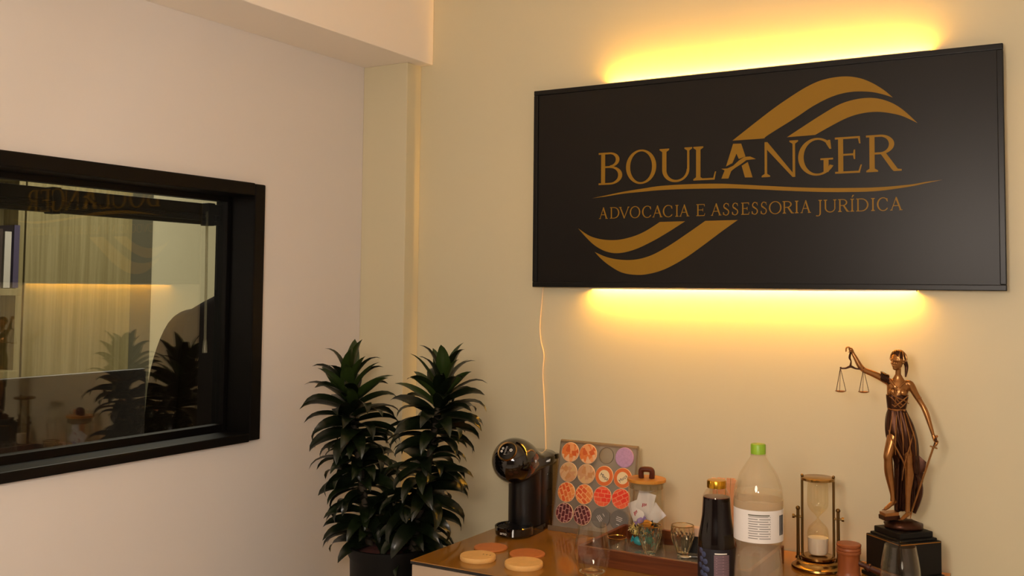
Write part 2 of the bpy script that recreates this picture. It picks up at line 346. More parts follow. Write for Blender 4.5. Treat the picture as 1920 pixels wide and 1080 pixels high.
hg_ = mobj('hanger', tube([(0, 0, .655), (0, 0, .69), (.012, 0, .71), (.03, -.01, .705)], .0045, 8, n=4), m_alu, jk, True)
mobj('collar', tube([(-.06, -.02, .64), (-.03, -.045, .66), (0, -.05, .668), (.03, -.045, .66), (.06, -.02, .64)], .012, 10, n=3), m_jacket, jk, True)

# ================================================================== the sign
SX0, SX1, SZ0, SZ1 = -1.468, -0.203, 0.008, 0.592
SCX = (SX0 + SX1) / 2
sg = thing('wall_sign', 'large black wall sign with gold logo lit yellow from behind', 'sign', (SCX, 2.615, Z + SZ0))
W2, H = (SX1 - SX0) / 2, SZ1 - SZ0
mobj('panel', box(-W2 + .014, W2 - .014, .004, .0112, .014, H - .014), m_sign, sg)
fw = .0145
mobj('frame_bar', box(-W2, W2, 0, .0115, H - fw, H), m_signf, sg, bevel=.002)
mobj('frame_bar', box(-W2, W2, 0, .0115, 0, fw), m_signf, sg, bevel=.002)
mobj('frame_bar', box(-W2, -W2 + fw, 0, .0115, fw, H - fw), m_signf, sg, bevel=.002)
mobj('frame_bar', box(W2 - fw, W2, 0, .0115, fw, H - fw), m_signf, sg, bevel=.002)
for bx in (-.5, .5): mobj('wall_bracket', box(bx - .03, bx + .03, .012, .035, .25, .33), m_blackm, sg)
def led(name, x0, x1, z, s):
    """aluminium channel on the sign's back; the lit strip faces up or down along the wall"""
    ch = mobj('led_channel', box(x0 - SCX, x1 - SCX, .0118, .0132, min(z - s * .018, z + s * .006), max(z - s * .018, z + s * .006)), m_alu, sg)
    mobj('light_strip', box(x0 - SCX + .003, x1 - SCX - .003, .0133, .0190, min(z - s * .024, z - s * .012), max(z - s * .024, z - s * .012)), m_led, ch)
    for xe in (x0 - SCX, x1 - SCX - .0015): mobj('end_cap', box(xe, xe + .0015, .0133, .0335, min(z - s * .026, z + s * .006), max(z - s * .026, z + s * .006)), m_alu, ch)
led('led', -1.288, -.403, 0.002, -1)
led('led', -1.235, -.364, H - .002, 1)

# ---- lettering: serif capitals cut from gold vinyl
def arc(cx, cy, ro, ri, a0, a1, n=18, di=0.0):
    """band between an outer and an inner ellipse (inner centre shifted by di in x)"""
    o = [(cx + ro[0] * math.cos(math.radians(a0 + (a1 - a0) * k / n)), cy + ro[1] * math.sin(math.radians(a0 + (a1 - a0) * k / n))) for k in range(n + 1)]
    i = [(cx + di + ri[0] * math.cos(math.radians(a0 + (a1 - a0) * k / n)), cy + ri[1] * math.sin(math.radians(a0 + (a1 - a0) * k / n))) for k in range(n, -1, -1)]
    return o + i
def R(x0, y0, x1, y1): return [(x0, y0), (x1, y0), (x1, y1), (x0, y1)]
def glyph(c, w, T, t):
    """outlines in units of the cap height; w = width, T = thick stroke, t = thin stroke"""
    s = .085; h = t
    def foot(x, T_): return [[(x - s, 0), (x + T_ + s, 0), (x + T_ + s, h * .7), (x + T_, h * 1.7), (x, h * 1.7), (x - s, h * .7)]]
    def head(x, T_): return [[(x - s, 1), (x - s, 1 - h * .7), (x, 1 - h * 1.7), (x + T_, 1 - h * 1.7), (x + T_ + s, 1 - h * .7), (x + T_ + s, 1)]]
    def stem(x, T_=None): T_ = T_ or T; return [R(x, 0, x + T_, 1)]
    if c == 'I': return stem(w / 2 - T / 2) + foot(w / 2 - T / 2, T) + head(w / 2 - T / 2, T)
    if c == 'L': return stem(s) + foot(s, T) + head(s, T) + [R(s, 0, w - .06, t), [(w - .14, 0), (w - .05, 0), (w, .24), (w - .035, .24), (w - .09, t)]]
    if c == 'E': return stem(s) + [R(0, 0, w - .05, t), R(0, 1 - t, w - .06, 1), R(s, .485, w - .2, .485 + t * .95), [(w - .16, 1), (w - .05, 1), (w - .035, .80), (w - .07, .80), (w - .10, 1 - t)],
                 [(w - .15, 0), (w - .06, 0), (w, .22), (w - .035, .22), (w - .09, t)], [(w - .23, .485), (w - .21, .38), (w - .175, .38), (w - .175, .64), (w - .21, .64), (w - .23, .53)]]
    if c == 'U': return [arc(w / 2, .36, (w / 2 - s, .38), (w / 2 - s - T * .8, .38 - t * 1.2), 180, 360, 28, T * .18), R(s, .35, s + T, 1), R(w - s - t * 1.25, .35, w - s, 1)] + head(s, T) + head(w - s - t * 1.25, t * 1.25)
    if c == 'O': return [arc(w / 2, .5, (w / 2, .525), (w / 2 - T, .525 - t), 0, 180, 28), arc(w / 2, .5, (w / 2, .525), (w / 2 - T, .525 - t), 180, 360, 28)]
    if c == 'D': return stem(s) + [R(0, 0, w * .45, t), R(0, 1 - t, w * .45, 1), arc(w * .42, .5, (w * .58, .5), (w * .58 - T, .5 - t), -90, 90, 28)]
    if c == 'B': return stem(s) + [R(0, 0, w * .5, t), R(0, 1 - t, w * .5, 1), R(s, .52, w * .5, .52 + t), arc(w * .48, .77, (w * .40, .23), (w * .40 - T * .9, .23 - t), -90, 90), arc(w * .48, .285, (w * .52, .285), (w * .52 - T, .285 - t), -90, 90)]
    if c == 'R': return stem(s) + foot(s, T) + [R(0, 1 - t, w * .42, 1), R(s, .47, w * .42, .47 + t), arc(w * .40, .735, (w * .40, .265), (w * .40 - T, .265 - t), -90, 90), [(w * .40, .50), (w * .56, .50), (w - .10, .06), (w, .045), (w, 0), (w - .20, 0), (w - .25, .05)]]
    if c == 'N': return [[(.12, 1), (.20, 1), (w - .10, .02), (w - .10, -.03), (w - .16, -.03), (.12, .86)], R(.12, 0, .12 + t * 1.3, .95), R(w - .14 - t * .3, -.03, w - .14 + t, 1)] + foot(.12, t * 1.3) + head(w - .14 - t * .3, t * 1.3)
    if c in 'CG':
        a1 = 318 if c == 'C' else 330
        q = [arc(w * .54, .5, (w * .54, .525), (w * .54 - T, .525 - t), 48, a1, 40, T * .12), [(w * .86, .95), (w * .92, .95), (w * .95, .70), (w * .90, .70), (w * .80, .86)]]
        if c == 'G': q += [R(w * .80 - T * .5, .06, w * .80 + T * .5, .42), R(w * .64, .40, w, .40 + t * .9)]
        else: q += [[(w * .84, .10), (w * .95, .20), (w * .92, .23), (w * .80, .15)]]
        return q
    if c == 'A': return [[(w * .46, 1.02), (w * .54, 1.02), (w - .06, 0), (w - .06 - T * 1.1, 0), (w * .44, .88)], [(w * .44, .93), (w * .50, .93), (.06 + t, 0), (.06, 0)], R(w * .26, .33, w * .74, .33 + t)] + [R(0, 0, .17, h * .9), R(w - .06 - T * 1.1 - .06, 0, w, h * .9)]
    if c == 'V': return [[(.05, 1), (.05 + T * 1.1, 1), (w * .54, .10), (w * .52, -.02), (w * .48, -.02)], [(w - .05 - t, 1), (w - .05, 1), (w * .53, -.02), (w * .48, .02)], R(0, 1 - h * .9, .05 + T * 1.1 + .07, 1), R(w - .16, 1 - h * .9, w, 1)]
    if c == 'J': return [R(w * .55, -.05, w * .55 + T, 1), arc(w * .55 + T - .24, -.05, (.24, .24), (.24 - T, .19), 270, 360, 10), [(0, -.27), (.10, -.30), (w * .55 + T - .24, -.29), (w * .55 + T - .24, -.24), (.08, -.2)]] + head(w * .55, T)
    if c == 'S': return [arc(w * .52, .755, (w * .42, .265), (w * .42 - T * .75, .265 - t), 35, 235, 22), arc(w * .48, .26, (w * .48, .28), (w * .48 - T * .8, .28 - t), -145, 72, 22), [(w * .20, .60), (w * .33, .68), (w * .80, .47), (w * .62, .42)], [(w * .82, .98), (w * .88, .98), (w * .92, .74), (w * .86, .74)], [(.02, .26), (.09, .26), (w * .20, .04), (.03, .04)]]
    return []
def letter(c, x0, x1, z0, z1, T, t, acc=False):
    h = z1 - z0; w = (x1 - x0) / h; polys = glyph(c, w, T, t)
    if acc: polys.append([(w * .38, 1.10), (w * .55, 1.10), (w * .98, 1.30), (w * .60, 1.30)])
    vf = join(*[prism([(x * h, y * h) for x, y in q], 0, .0007 + .00004 * k) for k, q in enumerate(polys)])
    mobj('letter', ([(x, -z, y) for x, y, z in vf[0]], vf[1]), m_gold, sg, loc=(x0 - SCX, .0037, z0 - SZ0))
for c, x0, x1 in (('B', -1.2545, -1.1806), ('O', -1.169, -1.0776), ('U', -1.0678, -.9728), ('L', -.9693, -.9047), ('N', -.7837, -.6848), ('G', -.6848, -.5965), ('E', -.5918, -.526), ('R', -.5157, -.432)):
    letter(c, x0, x1, .3012, .3936, .135, .055)
for i, (c, x0, x1) in enumerate((('A', -1.2523, -1.2250), ('D', -1.2182, -1.1893), ('V', -1.1903, -1.1584), ('O', -1.1569, -1.1254), ('C', -1.1197, -1.0913), ('A', -1.0885, -1.0591), ('C', -1.0577, -1.0286), ('I', -1.0218, -1.0115), ('A', -1.0094, -.9809), ('E', -.9606, -.936),
        ('A', -.9193, -.8903), ('S', -.8864, -.8682), ('S', -.8617, -.8436), ('E', -.8359, -.8135), ('S', -.8081, -.7904), ('S', -.7841, -.7666), ('O', -.7616, -.7286), ('R', -.7257, -.6963), ('I', -.6944, -.6842), ('A', -.6794, -.653),
        ('J', -.641, -.6232), ('U', -.6209, -.5892), ('R', -.585, -.5568), ('I', -.5557, -.5453), ('D', -.5408, -.5112), ('I', -.5044, -.4966), ('C', -.491, -.4642), ('A', -.4598, -.4312))):
    letter(c, x0, x1, .2040, .2362, .105, .06, acc=(i == 23))
def cut(name, poly, smooth=True):
    vf = prism(poly, 0, .0008); mobj(name, ([(x - SCX, .0037 - z, y - SZ0) for x, y, z in vf[0]], vf[1]), m_gold, sg)
def curve(poly, corners):
    """smooth the outline between the given sharp corners"""
    n = len(poly); out = []; cs_ = sorted(corners)
    for a, b in zip(cs_, cs_[1:] + [cs_[0] + n]):
        seg = [poly[k % n] for k in range(a, b + 1)]; out += (cr(seg, 5) if len(seg) > 2 else seg)[:-1]
    return out
S1 = [(-0.8595, 0.4036), (-0.7622, 0.4718), (-0.7116, 0.5035), (-0.6619, 0.5306), (-0.6192, 0.545), (-0.5712, 0.5485), (-0.5335, 0.5414), (-0.5026, 0.5269), (-0.4721, 0.5049), (-0.4511, 0.4843), (-0.4784, 0.4957), (-0.5089, 0.5039), (-0.5526, 0.5072), (-0.597, 0.4997), (-0.6455, 0.4792), (-0.6953, 0.4497), (-0.7625, 0.4124), (-0.773, 0.4037)]
S2 = [(-0.7136, 0.4029), (-0.6688, 0.4294), (-0.6231, 0.4558), (-0.5781, 0.4784), (-0.5339, 0.4879), (-0.4937, 0.4864), (-0.4573, 0.473), (-0.4274, 0.4514), (-0.3942, 0.4161), (-0.4275, 0.4354), (-0.4575, 0.4457), (-0.4879, 0.4514), (-0.522, 0.4509), (-0.5593, 0.4426), (-0.6039, 0.4228), (-0.6411, 0.404)]
S3 = [(-1.3192, 0.1786), (-1.2811, 0.1556), (-1.2408, 0.1449), (-1.1926, 0.1432), (-1.1453, 0.1523), (-1.1067, 0.1675), (-1.0665, 0.1908), (-0.9928, 0.1908), (-1.042, 0.1619), (-1.0912, 0.1362), (-1.1413, 0.1153), (-1.1883, 0.1057), (-1.2281, 0.1101), (-1.2646, 0.1277), (-1.2933, 0.1522)]
S4 = [(-1.2653, 0.1094), (-1.228, 0.0946), (-1.1841, 0.0868), (-1.1373, 0.0872), (-1.0911, 0.0988), (-1.0419, 0.123), (-0.9863, 0.1573), (-0.9351, 0.1904), (-0.8454, 0.1905), (-0.8921, 0.1589), (-0.9423, 0.1235), (-0.997, 0.0875), (-1.053, 0.0595), (-1.0984, 0.0472), (-1.1371, 0.0443), (-1.18, 0.0507), (-1.2159, 0.0688), (-1.2442, 0.0891)]
WAVE = [(-1.275, 0.2641), (-1.2347, 0.2702), (-1.176, 0.2792), (-1.1184, 0.2856), (-1.0621, 0.2908), (-0.9796, 0.2919), (-0.8995, 0.2897), (-0.8489, 0.2857), (-0.7726, 0.2786), (-0.6985, 0.2717), (-0.6265, 0.2667), (-0.5564, 0.2638), (-0.4883, 0.2625), (-0.4145, 0.2659), (-0.3764, 0.2709), (-0.3401, 0.2742), (-0.3764, 0.2678), (-0.4145, 0.261), (-0.4884, 0.2534), (-0.5565, 0.2535), (-0.6265, 0.2566), (-0.6986, 0.2619), (-0.7727, 0.2684), (-0.8489, 0.2748), (-0.8995, 0.2769), (-0.9795, 0.279), (-1.062, 0.2793), (-1.1184, 0.2768), (-1.1759, 0.2738), (-1.2346, 0.2675)]
BIGA = [[(-0.8576, 0.395), (-0.8356, 0.3941), (-0.8241, 0.3593), (-0.8421, 0.353), (-0.8485, 0.3683), (-0.8597, 0.3429), (-0.8772, 0.3352)], [(-0.8902, 0.3295), (-0.8732, 0.3296), (-0.8576, 0.3359), (-0.8421, 0.349), (-0.8267, 0.3582), (-0.8113, 0.3581), (-0.7961, 0.3507), (-0.8088, 0.3501), (-0.8216, 0.3491), (-0.837, 0.3386), (-0.8525, 0.3298), (-0.8629, 0.3223), (-0.8707, 0.3024), (-0.8903, 0.3028), (-0.8811, 0.3244)], [(-0.8344, 0.3347), (-0.8178, 0.3438), (-0.8051, 0.3025), (-0.8255, 0.3032)]]
cut('swoosh', curve(S1, [0, 9, 17])); cut('swoosh', curve(S2, [0, 8, 15])); cut('swoosh', curve(S3, [0, 6, 7])); cut('swoosh', curve(S4, [0, 7, 8]))
cut('wave_line', curve(WAVE, [0, 15]))
vf = join(*[prism([(x - SCX, y - SZ0) for x, y in q], 0, .0008) for q in BIGA]); mobj('letter', ([(x, .0037 - z, y) for x, y, z in vf[0]], vf[1]), m_gold, sg)

# cable from the sign down to the table
m_cable = mat('white_cable', '#e6d3b4', 0.5)
cab_pts = [(-1.446, 2.640, .012), (-1.448, 2.644, .005), (-1.453, 2.6455, -.042), (-1.458, 2.6455, -.106), (-1.454, 2.6455, -.153), (-1.444, 2.6455, -.192), (-1.447, 2.6455, -.247), (-1.441, 2.6455, -.34), (-1.435, 2.6455, -.464), (-1.43, 2.6455, -.64)]
tag(mobj('power_cable', tube([(x, y, z + Z) for x, y, z in cab_pts], .0024, 8, n=6), m_cable, None, True), 'thin white power cable hanging from the sign behind the coffee machine', 'cable')

# ================================================================== the sideboard
TZ = Z - 0.664                              # height of the glass table top
m_top = mat('caramel_glass_top', '#9a6826', 0.06, spec=0.8, noise=0.10, nscale=5)
m_edge = mat('dark_glass_edge', '#1a130d', 0.2); m_lac = mat('pale_lacquer', '#b49e86', 0.4)
sb = thing('sideboard', 'pale lacquered sideboard with a caramel glass top under the sign', 'sideboard', (-0.91, 2.349, 0))
mobj('glass_top', box(-.575, .575, -.300, .296, TZ - .002, TZ), m_top, sb)
mobj('glass_edge', box(-.575, .575, -.300, .296, TZ - .008, TZ - .0021), m_edge, sb)
mobj('body', box(-.573, .573, -.280, .290, .12, TZ - .0085), m_lac, sb)
for k in range(3):
    d = mobj('door', box(-.573 + k * .382 + .0015, -.573 + (k + 1) * .382 - .0015, -.2985, -.2805, .125, TZ - .010), m_lac, sb, bevel=.002)
    mobj('handle', box(-.573 + k * .382 + .32, -.573 + k * .382 + .332, -.312, -.2986, .45, .60), m_alu, d, bevel=.002)
for sx in (-1, 1):
    for sy in (-1, 1): mobj('leg', box(sx * .53 - .02, sx * .53 + .02, sy * .25 - .02, sy * .25 + .02, 0, .12), m_edge, sb)

# ================================================================== potted dracaena
m_pot = mat('black_planter', '#0a0908', 0.5, spec=0.2); m_soil = mat('reddish_bark_mulch', '#4a2018', 0.9, noise=0.5, nscale=120, bump=0.6, bscale=90)
m_stem = mat('plant_stem', '#3a3020', 0.8)
leaf_mats = [mat('leaf_dark', '#10180b', 0.30, noise=0.3, nscale=25, spec=0.5), mat('leaf_mid', '#16200d', 0.32, noise=0.3, nscale=25, spec=0.5), mat('leaf_young', '#2a3a15', 0.34, noise=0.25, nscale=25, spec=0.5)]
PX, PY, PZ = -1.70, 2.25, Z - 0.70
pl = thing('potted_dracaena', 'dark green dracaena with two leafy stems in a tall black planter', 'plant', (PX, PY, 0), 0)
mobj('planter', lathe([(0, 0), (.085, 0), (.09, .01), (.108, PZ - .03), (.113, PZ - .02), (.113, PZ + .004), (.104, PZ + .004), (.103, PZ - .02), (.095, PZ - .06), (0, PZ - .06)], 48), m_pot, pl, True)
soil = lathe([(0, PZ - .05), (.0985, PZ - .05), (.0985, PZ - .012), (.07, PZ - .006), (.04, PZ - .003), (0, PZ - .002)], 40)
mobj('soil', ([(x, y, z + (random.uniform(-.003, .003) if z > PZ - .02 else 0)) for x, y, z in soil[0]], soil[1]), m_soil, pl, True)
def leaf_mesh(name, L, Wd, bend, tip, m):
    V = []; F = []; n = 9; ang = 0; x = z = 0
    for i in range(n + 1):
        t = i / n; wv = Wd * (math.sin(PI * min(1, t * .93 + .07)) ** .75) * (1 - .35 * t) * (1 if i < n else 0.0) + (.0035 if i == 0 else 0)
        ang = -bend * t ** 1.5 - tip * max(0, t - .72) * 2.2
        if i: x += L / n * math.cos(ang); z += L / n * math.sin(ang)
        ny = math.sin(ang); nx = math.cos(ang)
        for s, q in ((-1, 1.0), (-.5, .45), (0, 0), (.5, .45), (1, 1.0)):
            up = .34 * wv * q; V.append((x - ny * up, s * wv, z + nx * up))
    for i in range(n):
        for k in range(4): a = i * 5 + k; F.append((a, a + 1, a + 6, a + 5))
    me = bpy.data.meshes.new(name); me.from_pydata(V, [], F); me.materials.append(m)
    for p in me.polygons: p.use_smooth = True
    return me
leafs = [leaf_mesh('leaf', .116, .0198, b, t, leaf_mats[k]) for k, b, t in ((0, .5, .9), (0, .8, 1.2), (0, 1.1, .7), (1, .6, 1.0), (1, .9, 1.0), (2, .25, .5))]
rl = random.Random(11)
def dracaena(base, top, nl, seed):
    r = random.Random(seed); b = Vector(base); t = Vector(top)
    st = mobj('stem', tube([b, b.lerp(t, .35) + Vector((.004, 0, 0)), b.lerp(t, .7), t], [.011, .010, .009, .006], 10, n=4), m_stem, pl, True)
    for i in range(nl):
        f = i / (nl - 1); h = f ** .92; p = b.lerp(t, .04 + .96 * h); a = i * 2.39996 + r.uniform(-.25, .25)
        crown = max(0, (f - .62) / .38)
        el = math.radians(4 + 18 * f + r.uniform(-24, 20)) if crown <= 0 else math.radians(6 + 68 * crown ** 1.6 + r.uniform(-7, 7))
        big = (1.16 - .10 * f + .08 * math.sin(f * 9 + seed)) if crown <= 0 else (1.12 + .16 * math.sin(min(1, crown * 1.3) * PI) - .05 * crown)
        if .50 < f < .62: big *= .86
        me = leafs[r.choice((0, 1, 1, 2, 3, 4))] if crown < .55 else leafs[r.choice((0, 3, 5, 5))]
        o = bpy.data.objects.new('leaf', me); COL.objects.link(o); o.parent = st
        s = big * r.uniform(.88, 1.08); o.location = p + Vector((math.cos(a), math.sin(a), 0)) * .006; o.scale = (s, s * r.uniform(.95, 1.2), s); o.rotation_euler = Euler((r.uniform(-.65, .65), -el, a), 'XYZ')
dracaena((-.058, -.01, PZ - .03), (-.142, -.02, PZ + .440), 145, 3)
dracaena((.06, .012, PZ - .03), (.168, .0, PZ + .452), 145, 5)

# ================================================================== coffee machine
m_cm = mat('glossy_black_plastic', '#0a0605', 0.08, spec=0.6, coat=0.6); m_cmb = mat('satin_black_plastic', '#0e0b0a', 0.35)
m_tank = clear('smoked_tank', '#eadcc0', 1.45, milk=0.2, milkcol='#b8a478'); m_ring = mat('brushed_brass_ring', '#b79a6a', 0.25, metal=1.0); m_pr = mat('white_print', '#e8e2d8', 0.6)
cm = thing('coffee_machine', 'glossy black capsule coffee machine with a round head beside the plant', 'coffee machine', (-1.398, 2.40, TZ), math.radians(6))
rings = []; HZ = .200
for y, hw, zc, hh, e in ((-.0605, .004, HZ, .004, 2), (-.059, .0145, HZ, .0145, 2), (-.0535, .028, HZ, .028, 2), (-.044, .042, HZ, .042, 2), (-.030, .0535, HZ, .0535, 2), (-.012, .0600, HZ, .0600, 2), (.008, .0612, HZ, .0612, 2), (.030, .0590, HZ - .002, .0585, 2.05), (.052, .0560, HZ - .005, .0520, 2.1), (.074, .0535, HZ - .010, .0420, 2.2), (.096, .052, HZ - .014, .0320, 2.4), (.120, .052, HZ - .016, .0260, 2.8), (.150, .052, HZ - .016, .0240, 3.2), (.183, .050, HZ - .016, .0240, 3.4), (.189, .046, HZ - .016, .0200, 3.4)):
    rings.append([(px, y, zc + pz) for px, pz in supell(hw, hh, 40, e)])
mobj('head', loft(rings), m_cm, cm, True)
# control disc, facing forward and up
nrm = Vector((0.0, -math.cos(math.radians(32)), math.sin(math.radians(32)))); q = nrm.to_track_quat('Z', 'Y').to_euler(); dc = Vector((0, .004, HZ)) + nrm * .0612
ring = mobj('dial_ring', lathe([(.0215, -.010), (.0268, -.010), (.0278, -.0015), (.0262, .0020), (.0232, .0014), (.0215, -.001)], 48), m_ring, cm, True, loc=dc, rot=q)
dsk = mobj('control_disc', lathe([(0, -.008), (.0228, -.008), (.0228, .0002), (.015, .0014), (0, .002)], 48), m_black, cm, True, loc=dc, rot=q)
for (bx, by, br) in ((.0115, .003, .0042), (-.0125, .0065, .0032), (-.0145, -.002, .0032)):
    mobj('button', lathe([(br * .45, .0016), (br * .45, .0022), (br, .0022), (br, .0012)], 20), m_pr, dsk, loc=(bx, by, 0))
for k in range(7): mobj('level_mark', cbox(.0052, .0008, .0006, (-.002 - .0004 * k, .012 - k * .0036, .0020)), m_pr, dsk)
mobj('locking_lever', tube([(.046, -.026, HZ + .028), (.051, -.012, HZ + .0335), (.0525, .004, HZ + .031), (.0545, .014, HZ + .022)], [.0014, .0024, .0024, .0014], 8, n=4), m_ring, cm, True)
# column and body
col_ = [(x, y + .075, 0) for x, y in supell(.046, .046, 40, 2.0)]
mobj('column', loft([[(x, y, z) for x, y, _ in col_] for z in (.018, .022, .165, .20)]), m_cmb, cm, True)
mobj('rear_body', loft([[(x, y + .125, z) for x, y in supell(.050, .052, 40, 4)] for z in (.004, .006, .17, .185)]), m_cmb, cm, True)
mobj('water_tank', loft([[(x, y + .192, z) for x, y in supell(.049, .016, 36, 4)] for z in (.008, .012, .178, .182)]), m_tank, cm, True)
mobj('tank_lid', loft([[(x, y + .190, z) for x, y in supell(.0515, .019, 36, 4)] for z in (.1825, .184, .193, .196)]), m_cm, cm, True)
for zz in (.060, .105, .150): mobj('side_glint', cbox(.0010, .030, .0028, (.0497, .130, zz)), m_cm, cm)  # reflections along the side modelled as thin glossy strips
# drip tray
tr = mobj('drip_tray', lathe([(0, .003), (.047, .003), (.0515, .006), (.0525, .026), (.0505, .0275), (.048, .026), (.047, .021), (0, .021)], 48), m_cm, cm, True, loc=(0, .004, 0))
for k in range(-4, 5): mobj('grille_bar', cbox(2 * math.sqrt(max(0, .045 ** 2 - (k * .0095) ** 2)), .003, .002, (0, k * .0095, .0225)), m_ring if False else m_cmb, tr)
mobj('base_foot', loft([[(x, y + .085, z) for x, y in supell(.052, .105, 40, 3.2)] for z in (.0, .003, .016, .019)]), m_cm, cm, True)
text('brand_print', 'arno', .0115, m_pr, tr, (-.0085, -.0525, .014), (PI / 2, 0, math.radians(-10)))

# ================================================================== capsule holder and capsules
m_acr = clear('smoky_acrylic', '#fbf8f2', 1.49, milk=0.40, milkcol='#d0c8ba'); m_hole = mat('hole_edge', '#5a5348', 0.4)
HX, HY = -1.232, 2.530; tilt = math.atan2(.034, .162)
ho = thing('capsule_holder', 'clear acrylic stand holding rows of coffee capsules', 'capsule holder', (HX, HY, TZ), 0)
ax = Vector((1, 0, 0)); au = Vector((0, math.sin(tilt), math.cos(tilt))); an = Vector((0, -math.cos(tilt), math.sin(tilt)))   # along, up the slope, out of the front
hrot = Matrix((ax, -an.cross(ax) * -1, an)).transposed()
hrot = Matrix((ax, au, an)).transposed().to_euler()
HWD, HHT = .118, .240
def sheet_with_holes(w, h, holes, r, th):
    """flat sheet with round holes: square cells round each hole, strips elsewhere"""
    cell = .0265; V = []; F = []
    def quad(x0, y0, x1, y1):
        n = len(V); V.extend([(x0, y0, 0), (x1, y0, 0), (x1, y1, 0), (x0, y1, 0)]); F.append((n, n + 1, n + 2, n + 3))
    xs = sorted({round(c[0], 5) for c in holes}); ys = sorted({round(c[1], 5) for c in holes})
    xe = [-w]; ye = [0]
    for c in xs: xe += [c - cell, c + cell]
    for c in ys: ye += [c - cell, c + cell]
    xe.append(w); ye.append(h)
    for i in range(len(xe) - 1):
        for j in range(len(ye) - 1):
            if i % 2 == 1 and j % 2 == 1:
                cx, cy = xs[i // 2], ys[j // 2]; n = len(V); N = 32
                for k in range(N):
                    a = 2 * PI * k / N; c, s = math.cos(a), math.sin(a); m = max(abs(c), abs(s)); V.append((cx + r * c, cy + r * s, 0)); V.append((cx + cell * c / m, cy + cell * s / m, 0))
                for k in range(N): a = n + 2 * k; b = n + 2 * ((k + 1) % N); F.append((a, a + 1, b + 1, b))
            else: quad(xe[i], ye[j], xe[i + 1], ye[j + 1])
    return V, F
cols_x = [-.0830, -.0277, .0277, .0830]; rows_v = [.212, .157, .102, .046]
sheet = mobj('front_sheet', sheet_with_holes(HWD, HHT, [(x, v) for x in cols_x for v in rows_v], .0215, .003), m_acr, ho, rot=hrot)
md = sheet.modifiers.new('thick', 'SOLIDIFY'); md.thickness = .003; md.offset = -1
ed = clear('acrylic_edge', '#e0d0b8', 1.49, milk=0.45, milkcol='#b8a890')
mobj('edge_left', box(-HWD - .0005, -HWD + .0025, 0, HHT, -.0035, .0005), ed, ho, rot=hrot); mobj('edge_right', box(HWD - .0025, HWD + .0005, 0, HHT, -.0035, .0005), ed, ho, rot=hrot)
topy = math.sin(tilt) * HHT; topz = math.cos(tilt) * HHT
mobj('top_fold', tube([(-HWD, topy + .0055, topz - .001), (HWD, topy + .0055, topz - .001)], .0065, 14), ed, ho, True)
mobj('back_sheet', join(box(-HWD, HWD, topy + .0095, topy + .0125, .001, topz)), m_acr, ho)
mobj('front_lip', join(box(-HWD, HWD, -.024, .002, .0005, .0035), box(-HWD, HWD, -.0245, -.0215, .0035, .014)), ed, ho)
mobj('empty_hole_rim', lathe([(.0212, 0), (.0226, .0), (.0226, .0012), (.0212, .0012), (.0212, 0)], 36), m_hole, ho, True, loc=ax * cols_x[2] + au * rows_v[0] + an * .0005, rot=hrot)
m_cap = mat('capsule_body', '#b0a898', 0.4); m_rimw = mat('capsule_rim', '#e8c49c', 0.4)
P = {'peach': pattern('lid_orange_print', 'cells', ['#e8823c', '#f2a86a', '#d9642a', '#f0c090'], 85), 'sand': pattern('lid_sand_print', 'cells', ['#cf9a6c', '#d8ae80', '#c98f58', '#d9b27a'], 85),
     'amber': pattern('lid_amber_print', 'brick', ['#e0501f', '#f09a48'], 50, mortar=.06, mcol='#f4b070'), 'red': pattern('lid_red_print', 'brick', ['#ee2c10', '#f2683a'], 48, mortar=.05, mcol='#f28a60'),
     'wine': pattern('lid_wine_print', 'brick', ['#4a0c12', '#701820'], 52, mortar=.06, mcol='#c08a80'), 'lilac': mat('lid_lilac', '#c096bc', 0.4, noise=0.25, nscale=220), 'grey': mat('lid_grey', '#6a655e', 0.4, noise=0.1, nscale=100), 'orange': mat('lid_plain_orange', '#e0702c', 0.4)}
m_cream = mat('lid_cream', '#f0d9a8', 0.5); m_navy = mat('navy_print', '#2a2a48', 0.6); m_pale = mat('pale_print', '#cfc8c0', 0.6)
grid = [['peach', 'peach', None, 'lilac'], ['sand', 'sand', 'moca', 'moca'], ['amber', 'amber', 'red', 'red'], ['wine', 'wine', 'grey', 'grey']]
rown = ['top row', 'second row', 'third row', 'bottom row']; cname = {'peach': 'orange patterned', 'lilac': 'lilac', 'sand': 'sandy beige', 'moca': 'orange and cream', 'amber': 'amber patterned', 'red': 'bright red patterned', 'wine': 'wine red patterned', 'grey': 'grey'}
